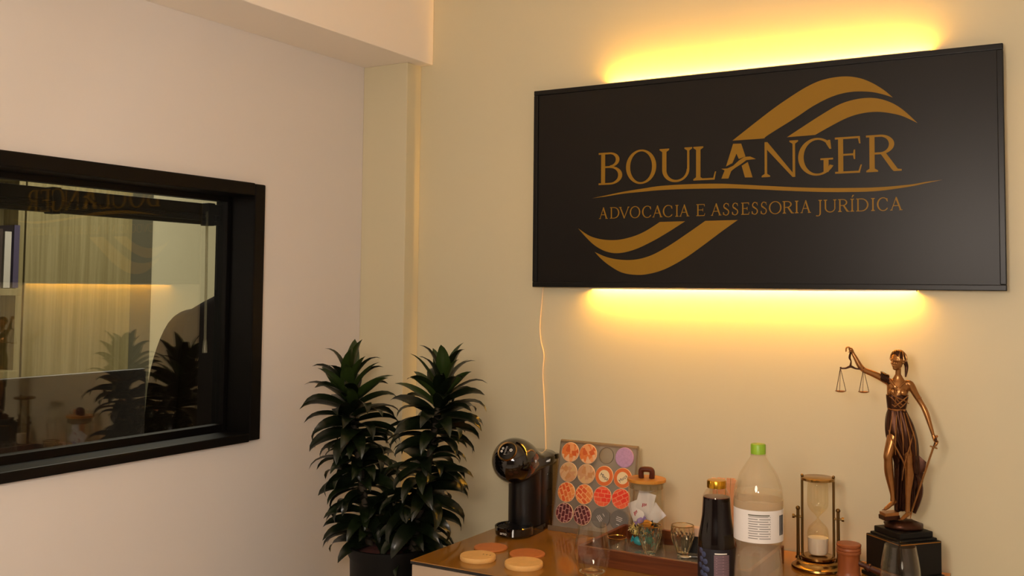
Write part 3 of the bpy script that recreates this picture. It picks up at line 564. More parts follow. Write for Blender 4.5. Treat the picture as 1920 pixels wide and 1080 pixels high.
for r_ in range(4):
    for c_ in range(4):
        k = grid[r_][c_]
        if k is None: continue
        side = 'nearest the coffee machine' if c_ == 0 else ('second from the coffee machine' if c_ == 1 else ('third from the coffee machine' if c_ == 2 else 'farthest from the coffee machine'))
        loc = Vector((HX, HY, TZ)) + ax * cols_x[c_] + au * rows_v[r_] + an * .0006
        cp = thing('coffee_capsule', '%s coffee capsule in the %s, %s' % (cname[k], rown[r_], side), 'capsule', loc, 0, 'coffee capsules in the acrylic stand'); cp.rotation_euler = hrot
        mobj('cup', lathe([(0, -.036), (.014, -.036), (.016, -.034), (.0205, .0), (0, .0)], 28), m_cap, cp, True)
        mobj('rim', lathe([(.0, .0001), (.0268, .0001), (.0276, .0012), (.0268, .0026), (.0252, .0028)], 36), m_rimw if k not in ('grey', 'lilac') else P[k], cp, True)
        lid = mobj('lid', lathe([(.0262, .0026), (.0255, .0030), (0, .0030)], 36), P.get(k, P['orange']), cp, loc=(0, 0, 0), rot=(0, 0, 0.5 * ((c_ * 7 + r_ * 5) % 6)))
        if k == 'moca':
            mobj('cream_disc', lathe([(0, .0031), (.0165, .0031), (.0165, .0034), (0, .0034)], 32), m_cream, lid, loc=(0, 0, 0)); text('lettering', 'Moça', .0125, m_navy, lid, (0, -.002, .0036), (0, 0, math.radians(-28 if c_ == 2 else 42) - 0.5 * ((c_ * 7 + r_ * 5) % 6)))
        if k == 'grey':
            for j, (xx, yy, ww) in enumerate(((0, .007, .017), (0, .0025, .019), (0, -.002, .015), (0, -.012, .009))): mobj('print_line', cbox(ww, .0018, .0003, (xx, yy, .0032)), m_pale, lid, rot=(0, 0, math.radians(-12)))

# ================================================================== coasters
m_coast = mat('pale_cork', '#e8b66c', 0.7, noise=0.14, nscale=60, bump=0.2, bscale=150); m_coast2 = mat('terracotta_cork', '#c8783c', 0.5, noise=0.15, nscale=60); m_scr = mat('burnt_marks', '#3a2410', 0.8)
def coaster(x, y, r, th, m, label, marks):
    t = thing('coaster', label, 'coaster', (x, y, TZ), group='round coasters on the sideboard')
    d = mobj('disc', lathe([(0, 0), (r * .97, 0), (r, th * .25), (r, th * .75), (r * .97, th), (0, th)], 48), m, t, True)
    for k in range(marks): mobj('burnt_mark', cbox(.0015, .006, .0004, (r * (.2 + .22 * k), r * .25, th + .0001)), m_scr, d)
coaster(-1.349, 2.143, .0445, .0115, m_coast, 'thick pale cork coaster nearest the corner of the sideboard', 3)
coaster(-1.222, 2.148, .0465, .0120, m_coast, 'thick pale cork coaster in front of the coffee machine', 0)
coaster(-1.378, 2.250, .0430, .0045, m_coast2, 'thin terracotta coaster right beside the coffee machine tray', 0)
coaster(-1.268, 2.246, .0445, .0055, m_coast2, 'thin terracotta coaster behind the pale cork one', 0)

# ================================================================== wooden tray and what stands on it
m_tray = wood('red_brown_wood', '#54280f', '#7a4020', 0.35, (5, 60, 60)); m_trayf = mat('mirrored_tray_floor', '#b8b0a0', 0.08, metal=0.6)
ty = thing('serving_tray', 'long red-brown wooden serving tray with raised sides', 'tray', (-.913, 2.385, TZ), 0)
mobj('tray_floor', box(-.205, .205, -.128, .128, .001, .006), m_trayf, ty)
mobj('long_side', box(-.214, .214, -.137, -.126, 0, .042), m_tray, ty, bevel=.0015); mobj('long_side', box(-.214, .214, .126, .137, 0, .042), m_tray, ty, bevel=.0015)
mobj('short_side', box(-.214, -.203, -.1255, .1255, 0, .042), m_tray, ty, bevel=.0015); mobj('short_side', box(.203, .214, -.1255, .1255, 0, .042), m_tray, ty, bevel=.0015)
FZ = TZ + .0062
m_clear = clear('clear_glass', '#fdfdfa', 1.42); m_bulb = clear('hourglass_glass', '#fbf8ee', 1.55); m_cryst = glass('cut_crystal', '#fffdf6', 1.5); m_rim = mat('gold_rim', '#d8a840', 0.2, metal=1.0); m_lidw = wood('golden_bamboo', '#c07a28', '#d8963c', 0.4, (6, 60, 6)); m_hand = wood('dark_handle_wood', '#4a1c0c', '#60280f', 0.4, (40, 40, 8)); m_seal = clear('silicone_seal', '#e8e0d0', 1.4, milk=.4, milkcol='#c8b890')
# storage jar
JX, JY = -1.038, 2.462
jr = thing('storage_jar', 'glass storage jar with a round wooden lid and an arched handle', 'jar', (JX, JY, FZ), math.radians(14))
mobj('jar_glass', shell([(.040, 0), (.0455, .003), (.047, .010), (.047, .158), (.0465, .162)], .0022, .005, 48), m_clear, jr, True)
ld = mobj('lid', lathe([(0, .1665), (.0490, .1665), (.0500, .1675), (.0500, .1735), (.0490, .1745), (0, .1745)], 48), m_lidw, jr, True)
mobj('lid_seal', lathe([(0, .145), (.035, .145), (.0435, .150), (.0440, .1663), (0, .1663)], 40), m_seal, ld, True)
mobj('lid_handle', tube([(-.0135, 0, .1746), (-.0145, 0, .190), (-.010, 0, .1965), (.010, 0, .1965), (.0145, 0, .190), (.0135, 0, .1746)], .0072, 12, flat=1.4, n=3), m_hand, ld, True)
# sweets and sachets in the jar
m_paper = mat('white_sachet_paper', '#ece4e2', 0.5); m_redp = mat('red_print', '#c0283a', 0.6); m_teal = mat('turquoise_wrapper', '#2a9cb0', 0.3); m_org = mat('orange_wrapper', '#d88a24', 0.3); m_pur = mat('lilac_wrapper', '#9a80b8', 0.3)
m_zeb = pattern('black_and_gold_stripes', 'brick', ['#17120c', '#2a2015'], 150, mortar=.16, mcol='#e8d080', wob=0)
def sachet(loc, rot, w, h, label, pr=True):
    t = thing('sugar_sachet', label, 'sachet', Vector((JX, JY, FZ)) + Vector(loc), group='sachets in the storage jar'); t.rotation_euler = rot
    V = []; F = []; nx, nz = 8, 10
    for s in (1, -1):
        for j in range(nz + 1):
            for i in range(nx + 1):
                u, v = i / nx, j / nz; th = .0042 * math.sin(PI * u) ** .6 * math.sin(PI * v) ** .6; V.append(((u - .5) * w, s * (th + .0002) + .0012 * math.sin(v * 9 + u * 4), (v - .5) * h))
    n = (nx + 1) * (nz + 1)
    for s in (0, 1):
        for j in range(nz):
            for i in range(nx): a = s * n + j * (nx + 1) + i; F.append((a, a + 1, a + nx + 2, a + nx + 1))
    mobj('packet', (V, F), m_paper, t, True, angle=80)
    if pr:
        for k in range(3): mobj('red_lettering', cbox(.0022, .0004, .010 - .002 * k, (-.004 + k * .004, -.0062, -.004 + .002 * k)), m_redp, t)
sachet((.002, -.013, .112), (.1, .25, .1), .046, .062, 'upright white sugar sachet highest in the jar')
sachet((-.022, -.012, .088), (-.15, -.45, -.1), .038, .056, 'tilted white sugar sachet at the jar side by the capsules')
sachet((.022, -.006, .084), (.1, .85, .15), .042, .054, 'slanting white sugar sachet at the jar side by the bottles', False)
def candy(loc, rot, r, L, m, label):
    t = thing('wrapped_candy', label, 'candy', Vector((JX, JY, FZ)) + Vector(loc), group='wrapped candies in the jar'); t.rotation_euler = rot
    mobj('sweet', xf(lathe([(0, -L / 2), (r * .7, -L / 2), (r, -L * .3), (r, L * .3), (r * .7, L / 2), (0, L / 2)], 16), (0, 0, 0), (0, PI / 2, 0)), m, t, True)
    for s in (-1, 1): mobj('twist_end', xf(lathe([(.0012, 0), (r * .75, .008)], 12, lambda a, k, z: 1 + .25 * math.cos(6 * a)), (s * L / 2, 0, 0), (0, s * PI / 2, 0)), m, t)
candy((.012, -.022, .062), (0, .3, .2), .011, .020, m_org, 'orange wrapped candy in the middle of the jar')
candy((-.006, -.026, .070), (0, -.5, .6), .0075, .015, m_pur, 'lilac wrapped candy under the white sachets')
candy((.029, -.014, .056), (0, .6, -.4), .0095, .016, m_blackm, 'black wrapped candy in the jar beside the orange one')
candy((-.016, -.023, .058), (0, -.5, .2), .0095, .019, m_zeb, 'black and gold striped candy leaning against the orange one')
candy((-.025, -.016, .040), (0, .2, -.3), .0100, .018, m_zeb, 'black and gold striped candy low in the jar by the capsules')
candy((-.012, -.024, .018), (0, .2, .1), .0105, .020, m_teal, 'turquoise wrapped candy at the bottom of the jar, front')
candy((.016, -.020, .024), (0, .9, .1), .0100, .020, m_teal, 'turquoise wrapped candy behind the front cut glass')
candy((.0, .010, .020), (0, .1, 1.2), .0110, .020, m_org, 'orange wrapped candy at the bottom of the jar, rear')
candy((.004, -.006, .045), (0, .3, -.6), .0100, .018, m_teal, 'turquoise wrapped candy in the middle of the jar')
# cut-glass cups and the small bowl
def flutes(a, k, z): return 1 + .030 * math.cos(12 * a)
def cup(x, y, r, h, label):
    t = thing('cut_glass_cup', label, 'glass cup', (x, y, FZ), group='cut glass cups on the tray')
    outer = [(r * .42, 0), (r * .46, h * .03), (r * .44, h * .08), (r * .58, h * .22), (r * .80, h * .45), (r * .96, h * .68), (r, h * .85), (r * .97, h)]
    mobj('cup_glass', shell(outer, .0022, h * .12, 32, lambda a, k, z: 1 + (.075 * (round(a * 32 / (2 * PI)) % 2) if h * .06 < z < h * .80 else 0)), m_cryst, t)
    mobj('gold_rim', lathe([(r * .93, h * .992), (r * .98, h * .985), (r * .985, h * 1.004), (r * .945, h * 1.006), (r * .93, h * .992)], 48), m_rim, t, True)
cup(-.996, 2.386, .0295, .0745, 'cut glass cup with a gold rim in front of the storage jar')
cup(-.925, 2.424, .0290, .0760, 'cut glass cup with a gold rim beside the dark juice bottle')
t = thing('glass_bowl', 'small clear glass bowl with a gold rim behind the tall tumbler', 'bowl', (-1.080, 2.372, FZ))
mobj('bowl_glass', shell([(.014, 0), (.0165, .002), (.022, .012), (.0245, .026), (.0245, .036)], .0016, .003, 40), m_clear, t, True)
mobj('gold_rim', lathe([(.0226, .0362), (.0246, .0357), (.0248, .0372), (.0230, .0375), (.0226, .0362)], 40), m_rim, t, True)
# black sachet box with pinkish sachets, and a dark spoon
bx = thing('sachet_box', 'small black box of pale sachets between the cut glass and juice bottle', 'box', (-.915, 2.485, FZ))
mobj('box_shell', join(box(-.03, .03, -.020, -.018, 0, .042), box(-.03, .03, .018, .020, 0, .042), box(-.03, -.028, -.018, .018, 0, .042), box(.028, .03, -.018, .018, 0, .042), box(-.028, .028, -.018, .018, 0, .002)), m_blackm, bx)
m_pink = mat('pale_pink_paper', '#e8c4a8', 0.6)
for k in range(7): tag(mobj('sweetener_sachet', xf(cbox(.048, .0022, .058, (0, 0, .029)), (-.915, 2.4725 + k * .0042, FZ + .0025), (math.radians(-2 + k * .6), 0, math.radians((k % 3 - 1) * 2))), m_pink), 'pale pink sweetener sachet standing in the small black box', 'sachet', 'sachets in the small black box')
sp = thing('spoon', 'black-handled metal spoon lying on the tray beside the cut glass', 'spoon', (-.885, 2.412, FZ), math.radians(16))
mobj('handle', tube([(-.012, 0, .006), (.02, 0, .0065), (.06, 0, .0065)], [.0038, .005, .004], 10), m_black, sp, True); mobj('bowl', xf(ball((0, 0, 0), (.013, .009, .0032)), (-.028, 0, .0045)), m_alu, sp, True); mobj('shank', tube([(-.02, 0, .005), (-.01, 0, .006)], .0018, 8), m_alu, sp, True)
# tumbler of sachets behind the bottles
TX, TY = -.872, 2.590
t = thing('tumbler', 'clear glass tumbler of pinkish sachets behind the juice bottle', 'tumbler', (TX, TY, TZ))
mobj('tumbler_glass', shell([(.034, 0), (.038, .003), (.042, .15), (.0435, .172)], .0018, .005, 48), m_clear, t, True)
m_salm = mat('salmon_paper', '#e0a070', 0.6)
for k in range(6): tag(mobj('paper_stick', xf(cbox(.0095 if k < 5 else .011, .004, .172, (0, 0, .086)), (TX + (-.018 + .0078 * k), TY + .006 * math.sin(k * 2.1), TZ + .0056), (math.radians(3 * math.cos(k)), math.radians(-3 + 1.2 * k), 0)), m_salm), 'salmon pink paper stick standing in the glass tumbler', 'sachet', 'paper sticks in the tumbler')

# ================================================================== bottles
m_juiceg = clear('juice_bottle_glass', '#fbf6f0', 1.45); m_juice = mat('dark_grape_juice', '#0b0305', 0.25, spec=0.15); m_jtop = mat('grape_juice_surface', '#5a140e', 0.2)
m_capg = mat('gold_metal_cap', '#d8a030', 0.22, metal=1.0)
def stripes(name, c1, c2, n, col_bg=None):
    """fine print as thin lines"""
    m = mat(name, c1, 0.6); nt = m.node_tree; b = nt.nodes['Principled BSDF']; tc = nt.nodes.new('ShaderNodeTexCoord'); t = nt.nodes.new('ShaderNodeTexBrick')
    mp = nt.nodes.new('ShaderNodeMapping'); mp.inputs['Rotation'].default_value = (math.radians(90), 0, 0); nt.links.new(tc.outputs['Object'], mp.inputs['Vector']); nt.links.new(mp.outputs['Vector'], t.inputs['Vector'])
    t.inputs['Color1'].default_value = lin(c2); t.inputs['Color2'].default_value = lin(c2); t.inputs['Mortar'].default_value = lin(c1); t.inputs['Scale'].default_value = n; t.inputs['Mortar Size'].default_value = .12; t.inputs['Brick Width'].default_value = 3.1; t.inputs['Row Height'].default_value = .35
    nt.links.new(t.outputs['Color'], b.inputs['Base Color']); return m
def wrap(r, z0, z1, a0, a1, n=14, rows=1, rf=None):
    """piece of a label on a bottle: angles in degrees, 0 = towards local -y"""
    V = []; F = []
    for j in range(rows + 1):
        z = z0 + (z1 - z0) * j / rows; rr = (rf(z) if rf else r)
        for i in range(n + 1):
            a = math.radians(a0 + (a1 - a0) * i / n); V.append((rr * math.sin(a), -rr * math.cos(a), z))
    for j in range(rows):
        for i in range(n): k = j * (n + 1) + i; F.append((k, k + 1, k + n + 2, k + n + 1))
    return V, F
jb_ = thing('juice_bottle', 'dark grape juice bottle with a gold cap in front of the tray', 'bottle', (-.759, 2.198, TZ), math.radians(19))
jprof = [(0, 0), (.038, 0), (.0405, .004), (.0405, .060), (.0412, .095), (.0405, .122), (.0370, .145), (.0335, .167), (.0318, .190), (.0308, .208), (.0255, .2205), (.0200, .2265), (.0188, .232)]
mobj('bottle_glass', lathe(cr(jprof[1:], 3), 48), m_juiceg, jb_, True)
mobj('juice', lathe([(0, .002)] + [(r - .0016, z) for r, z in cr(jprof[2:10], 3)] + [(.0285, .2085)], 48), m_juice, jb_, True); mobj('juice_surface', lathe([(.0290, .2086), (.0284, .2095), (0, .2100)], 40), m_jtop, jb_)
mobj('cap', lathe([(.0195, .2285), (.0208, .2290), (.0210, .2435), (.0200, .2455), (.012, .2462), (0, .2462)], 48, lambda a, k, z: 1 + (.012 * math.cos(24 * a) if .2287 < z < .244 else 0)), m_capg, jb_, True)
m_lab = mat('dark_label', '#14101a', 0.5); m_grape = mat('printed_grapes', '#3c4668', 0.5, noise=.4, nscale=160); m_tabl = stripes('nutrition_table', '#8a7078', '#3a2a34', 110); m_lpap = mat('pale_label_scroll', '#b8b8a0', 0.6)
lab = mobj('label', wrap(.0415, .008, .102, -95, 95, 30), m_lab, jb_, True)
mobj('nutrition_panel', wrap(.04165, .010, .090, -8, 40, 14), m_tabl, lab, True)
mobj('panel_heading', wrap(.0418, .0918, .0948, -6, 32, 10), m_pr, lab, True)
for k, (a, z) in enumerate(((-54, .084), (-42, .077), (-52, .066), (-36, .062), (-58, .052), (-42, .048), (-30, .046), (-50, .036), (-36, .032))):
    mobj('printed_grape', xf(lathe([(0, 0), (.0062, 0), (.0055, .0006), (0, .001)], 14), (.0414 * math.sin(math.radians(a)), -.0414 * math.cos(math.radians(a)), z + .012), (PI / 2, 0, math.radians(a))), m_grape, lab, True)
mobj('label_scroll', wrap(.0418, .018, .036, -80, -25, 14), m_lpap, lab, True)

m_pet = clear('clear_pet', '#fcfaf4', 1.42, rough=0.05, milk=0.15, milkcol='#f6ecdc'); m_water = clear('bottle_water', '#fbf8f0', 1.25, milk=0.14, milkcol='#f6ecd8')
m_green = mat('green_plastic_cap', '#8fb82a', 0.4); m_plab = mat('white_bottle_label', '#ece6e0', 0.45); m_ptab = stripes('bottle_fine_print', '#e6e0da', '#8a8580', 70); m_band = clear('frosted_label_edge', '#f0e6d4', 1.4, milk=.5, milkcol='#e8d8bc')
pb = thing('water_bottle', 'large clear plastic bottle with a green cap and white label', 'bottle', (-.663, 2.192, TZ), math.radians(17))
pprof = [(.030, .0), (.044, .002), (.0505, .012), (.0520, .030), (.0522, .050), (.0510, .075), (.0482, .100), (.0470, .114), (.0490, .125), (.0518, .132), (.0522, .145), (.0522, .215), (.0512, .232), (.0472, .250), (.0400, .270), (.0290, .288), (.0200, .301), (.0152, .3105), (.0138, .318)]
mobj('bottle_body', lathe([(0, .004)] + cr(pprof, 3), 56), m_pet, pb, True)
mobj('water', lathe([(0, .005)] + [(r - .0012, z) for r, z in cr(pprof, 3) if .002 < z < .235] + [(0, .236)], 56), m_water, pb, True)
mobj('neck_ring', lathe([(.0150, .3095), (.0172, .310), (.0172, .3115), (.0150, .312)], 36), m_pet, pb, True)
mobj('cap', lathe([(.0150, .3125), (.0158, .313), (.0158, .3320), (.0148, .3340), (0, .3343)], 48, lambda a, k, z: 1 + (.015 * math.cos(30 * a) if z < .3330 else 0)), m_green, pb, True)
mobj('frosted_band', wrap(.0527, .200, .217, -180, 180, 56), m_band, pb, True)
lb = mobj('label', wrap(.0526, .1325, .200, -180, 180, 56), m_plab, pb, True)
mobj('fine_print', wrap(.0529, .1400, .188, -24, 28, 20), m_ptab, lb, True)
mobj('print_heading', wrap(.0529, .1895, .192, -24, 26, 14), m_odark, lb, True)
for k in range(9): mobj('bar', wrap(.0529, .147, .189, 55 + k * 2.2, 55 + k * 2.2 + (1.1 if k % 3 else 1.7), 2), m_blackm, lb)

# ================================================================== stemless glasses
def stemless(x, y, label):
    t = thing('stemless_glass', label, 'glass', (x, y, TZ), group='stemless glasses')
    mobj('glass_body', shell(cr([(.024, 0), (.0275, .002), (.0320, .012), (.0385, .030), (.0412, .050), (.0405, .070), (.0375, .092), (.0345, .108), (.0325, .120)], 4), .0015, .007, 56), m_clear, t, True)
    mobj('thick_base', lathe([(0, .0072), (.0255, .0072), (.0305, .0125), (.026, .0135), (.012, .0105), (0, .0098)], 40), m_cryst, t, True)
stemless(-1.047, 2.162, 'tall empty stemless glass in front of the wooden tray')
stemless(-.398, 2.345, 'empty stemless glass in front of the bronze statue plinth')

# ================================================================== hourglass
m_brass = mat('antique_brass', '#a8834a', 0.22, metal=1.0); m_brassd = mat('dark_brass', '#7d6238', 0.28, metal=1.0); m_sand = mat('white_sand', '#efe6da', 0.9, bump=.3, bscale=900)
hg = thing('hourglass', 'brass swivel hourglass with white sand between the bottle and the gavel', 'hourglass', (-.616, 2.520, TZ), math.radians(12))
mobj('base', lathe([(0, 0), (.060, 0), (.0625, .003), (.0615, .007), (.055, .010), (.0525, .014), (.050, .0185), (.046, .021), (0, .021)], 56), m_brass, hg, True)
for s in (-1, 1):
    po = mobj('post', tube([(s * .0465, 0, .020), (s * .0465, 0, .138)], .0038, 14), m_brassd, hg, True); mobj('finial', ball((s * .0465, 0, .140), .0055, 14, 8), m_brassd, po, True); mobj('post_collar', xf(lathe([(0, 0), (.0065, 0), (.0055, .006), (0, .006)], 16), (s * .0465, 0, .0205)), m_brassd, po, True)
    mobj('pivot_screw', tube([(s * .037, 0, .120), (s * .054, 0, .120), (s * .0545, 0, .120), (s * .060, 0, .120)], [.0026, .0026, .0052, .0052], 12), m_brassd, hg, True)
zc = .120
fr_ = mobj('swivel_plate', lathe([(0, zc - .098), (.036, zc - .098), (.040, zc - .096), (.040, zc - .091), (.036, zc - .089), (0, zc - .089)], 48), m_brass, hg, True)
fr2 = mobj('swivel_plate', lathe([(0, zc + .089), (.036, zc + .089), (.040, zc + .091), (.040, zc + .096), (.036, zc + .098), (0, zc + .098)], 48), m_brass, hg, True)
for a in (0, 180, 90, 270):
    c, s = .0365 * math.cos(math.radians(a)), .0365 * math.sin(math.radians(a))
    if a in (0, 180): mobj('frame_rod', tube([(c, s, zc - .0889), (c, s, zc + .0889)], .0030, 12), m_brassd, hg, True); mobj('rod_cap', ball((c, s, zc + .0995), .0038, 12, 8), m_brassd, hg, True)
gp = cr([(.0, .0865), (.020, .0862), (.0245, .080), (.0252, .055), (.0252, .032), (.020, .020), (.008, .008), (.0028, .002), (.0028, -.002), (.008, -.008), (.020, -.020), (.0252, -.032), (.0252, -.055), (.0245, -.080), (.020, -.0862), (.0, -.0865)], 3)
mobj('bulb', lathe([(max(r, 0), z + zc) for r, z in gp], 44), m_bulb, hg, True)
mobj('sand', lathe([(0, zc - .0855), (.0195, zc - .0852), (.0236, zc - .079), (.0238, zc - .047), (.018, zc - .046), (0, zc - .044)], 40), m_sand, hg, True)

# ================================================================== gavel
m_gav = wood('reddish_gavel_wood', '#8a4a26', '#a05a30', 0.4, (40, 40, 10)); m_gavd = wood('dark_gavel_handle', '#3a1a10', '#4e2416', 0.35, (8, 50, 50))
gv = thing('gavel', 'wooden gavel standing on its head with the handle toward the statue', 'gavel', (-.527, 2.440, TZ), 0)
mobj('head', xf(lathe([(0, 0), (.0255, 0), (.0272, .002), (.0272, .010), (.0255, .012), (.0272, .014), (.0272, .018), (.0255, .020), (.0245, .030), (.0245, .066), (.0255, .072), (.0272, .074), (.0272, .078), (.0255, .080), (.0272, .082), (.0272, .0865), (.0257, .0885), (.0275, .0905), (.0278, .0955), (.026, .0975), (0, .0985)], 48), (0, 0, 0), (0, 0, 0), (1, 1, .90)), m_gav, gv, True)
ha = mobj('handle', tube([(.022, -.001, .046), (.036, -.003, .0425), (.052, -.005, .0385), (.062, -.006, .036), (.10, -.011, .0275), (.15, -.018, .0155), (.165, -.020, .013)], [.0068, .0058, .0072, .0078, .0090, .0105, .006], 16, n=4), m_gavd, gv, True)
mobj('handle_collar', tube([(.043, -.0038, .0405), (.049, -.0046, .039)], .0094, 16), m_gavd, ha, True)

# ================================================================== bronze statue
m_brz = mat('polished_bronze', '#a3703f', 0.28, metal=0.85, noise=0.25, nscale=60); m_brzd = mat('dark_bronze', '#46291a', 0.36, metal=0.8, noise=0.35, nscale=45); m_plinth = mat('black_plinth', '#0c0a08', 0.55, spec=0.3); m_gline = mat('gold_edge_line', '#b07a30', 0.4, metal=.8)
U = .00124; ZF = .139                       # one design unit; height of the lower foot above the table
stt = thing('justice_statue', 'bronze statue of a blindfolded woman with scales and a sword', 'statue', (-.424, 2.538, TZ), math.radians(9.4))
def S(x, h, d=0.0): return (x * U, d * U, ZF + h * U)          # d < 0 = towards the viewer
# plinth: stacked square blocks turned on the corner
pa = math.radians(40 - 9.4 + 9.4)
def sq(a, z0, z1, b, nm, par):
    return mobj(nm, xf(cbox(2 * a, 2 * a, z1 - z0, (0, 0, (z0 + z1) / 2)), (0, 0, 0), (0, 0, pa)), m_plinth, par, bevel=b)
sq(.067, 0, .010, .003, 'plinth_step', stt); sq(.063, .010, .020, .003, 'plinth_step', stt)
blk = sq(.0585, .020, .096, .002, 'plinth_block', stt)
mobj('gold_edge', xf(join(box(-.0560, .0560, -.0588, -.0583, .0925, .0945)), (0, 0, 0), (0, 0, pa)), m_gline, blk); mobj('gold_edge', xf(join(box(-.0588, -.0583, -.0560, .0560, .0925, .0945)), (0, 0, 0), (0, 0, pa)), m_gline, blk)
sq(.052, .096, .102, .002, 'plinth_step', stt); sq(.046, .102, .116, .003, 'plinth_step', stt)
# rocky ground with a book under one foot
rr = random.Random(4)
gr_ = lathe([(0, .116), (.040, .116), (.043, .121), (.040, .128), (.030, .134), (0, .137)], 26); mobj('rocky_ground', ([(x * (1 + rr.uniform(-.12, .12)), y * (1 + rr.uniform(-.12, .12)) * .85, z + rr.uniform(-.0015, .0015) * (z > .118)) for x, y, z in gr_[0]], gr_[1]), m_brzd, stt, True, angle=70)
bk = mobj('book', xf(cbox(.038, .030, .010), (-.030, -.014, .1420), (0, -.06, .5)), m_brzd, stt, bevel=.0012); mobj('pages', xf(cbox(.034, .027, .007), (-.0300, -.0145, .1505), (0, -.06, .5)), m_brz, bk)
# body: one skin over limbs, torso and head
fd = Vector((-.70, -.72, 0)).normalized()    # direction of the face
hc = Vector(S(-6, 296, -2)); side = Vector((-fd.y, fd.x, 0))
def H(f, s, u): return tuple(hc + fd * (f * U) + side * (s * U) + Vector((0, 0, u * U)))
bits = []
# torso
def ell(c, rx, ry, n=24): return [(c[0] + rx * U * math.cos(2 * PI * k / n), c[1] + ry * U * math.sin(2 * PI * k / n), c[2]) for k in range(n)]
tor = cr([(-4, 160, 0, 22, 15), (-5, 178, 0, 23, 15), (-8, 195, -1, 17, 12), (-10, 205, -2, 14.5, 10.5), (-9, 222, -2, 17, 12), (-7, 240, -1, 19.5, 12), (-6.5, 252, 0, 19, 9.5), (-6, 260, 1, 11, 7), (-6, 268, 1, 6.5, 6)], 4)
bits.append(loft([ell(S(x, h, d), a, b) for x, h, d, a, b in tor]))
bits += [ball(S(-15, 237, -9), (7.8 * U, 7 * U, 7.6 * U)), ball(S(2, 236, -8.5), (7.8 * U, 7 * U, 7.6 * U))]
bits.append(tube([S(-6, 258, 1), S(-6, 270, 0), S(-5.5, 284, -1)], [6.2 * U, 5.4 * U, 5.2 * U], 14, n=4))
# head
bits += [ball(tuple(hc + Vector((0, 0, 4 * U)) - fd * (1.5 * U)), (13.5 * U, 13.5 * U, 14 * U)), ball(H(3, 0, -7), (10 * U, 10 * U, 10.5 * U)), ball(H(8, 0, -14.5), (4.4 * U, 4.4 * U, 3.8 * U)),
         tube([H(12.2, 0, 3), H(14.5, 0, -3), H(15, 0, -4.5), H(12.5, 0, -6)], [1.2 * U, 1.9 * U, 2.1 * U, 1.2 * U], 8), ball(H(12.2, 0, -9.3), (2.0 * U, 2.6 * U, 1.1 * U)), ball(H(11.9, 0, -11.4), (1.9 * U, 2.3 * U, 1.1 * U)),
         ball(H(9.5, 5, -5), (3 * U, 3 * U, 3 * U)), ball(H(9.5, -5, -5), (3 * U, 3 * U, 3 * U)), ball(H(-1, 12.5, -3), (2.4 * U, 1.6 * U, 3.6 * U)), ball(H(-1, -12.5, -3), (2.4 * U, 1.6 * U, 3.6 * U))]
# raised arm (with the scales)
bits.append(tube([S(-20, 253, 0), S(-30, 259, -2), S(-48, 268, -5), S(-68, 276, -8)], [7.5 * U, 7.2 * U, 6.2 * U, 5.2 * U], 14, n=5))
bits.append(tube([S(-66, 275, -8), S(-74, 283, -9), S(-83, 300, -10), S(-88, 309, -10)], [5.2 * U, 5.4 * U, 4.0 * U, 3.3 * U], 14, n=5))
bits.append(tube([S(-87, 307, -10), S(-90, 313, -10), S(-92, 317, -10)], [3.4 * U, 4.3 * U, 3.6 * U], 12, flat=.7, n=4))
for k, (dx, dd, ln) in enumerate(((-1.5, -3.2, 7), (-2.5, -1.2, 7.6), (-2.5, 1.0, 7.2), (-1.5, 3.0, 6))):       # four fingers curling over the chain
    bits.append(tube([S(-92, 317, -10 + dd), S(-94 + dx, 319.5, -10 + dd), S(-97 + dx, 317, -10 + dd), S(-97.5 + dx, 317 - ln, -10 + dd)], [1.5 * U, 1.5 * U, 1.35 * U, 1.1 * U], 8, n=3))
bits.append(tube([S(-88, 311, -13), S(-92, 311, -15.5), S(-95, 309, -14.5)], [1.7 * U, 1.5 * U, 1.2 * U], 8, n=3))
# lowered arm (with the sword)
bits.append(tube([S(8, 252, 0), S(15, 251, 0), S(23, 236, 1), S(31, 222, 1), S(37.5, 211, 0)], [6.5 * U, 7.6 * U, 6.4 * U, 5.4 * U, 4.9 * U], 14, n=5))
bits.append(tube([S(37, 212, 0), S(43, 198, -2), S(49, 178, -5), S(54, 160, -7)], [4.9 * U, 5.2 * U, 4.1 * U, 3.1 * U], 14, n=5))
bits.append(tube([S(53.5, 161, -7), S(56, 155, -8), S(58, 149, -8.5)], [3.1 * U, 4.0 * U, 3.5 * U], 12, flat=.75, n=4))
for k in range(4):
    bits.append(tube([S(58 - k * .9, 150 - k * 2.0, -9), S(62 - k * .9, 149 - k * 2.0, -11), S(61.5 - k * .9, 147 - k * 2.0, -14.5), S(57.5 - k * .9, 146 - k * 2.0, -14)], [1.5 * U, 1.5 * U, 1.35 * U, 1.1 * U], 8, n=3))
bits.append(tube([S(56, 154, -9), S(54.5, 151, -12.5), S(57, 147.5, -14)], [1.7 * U, 1.5 * U, 1.2 * U], 8, n=3))
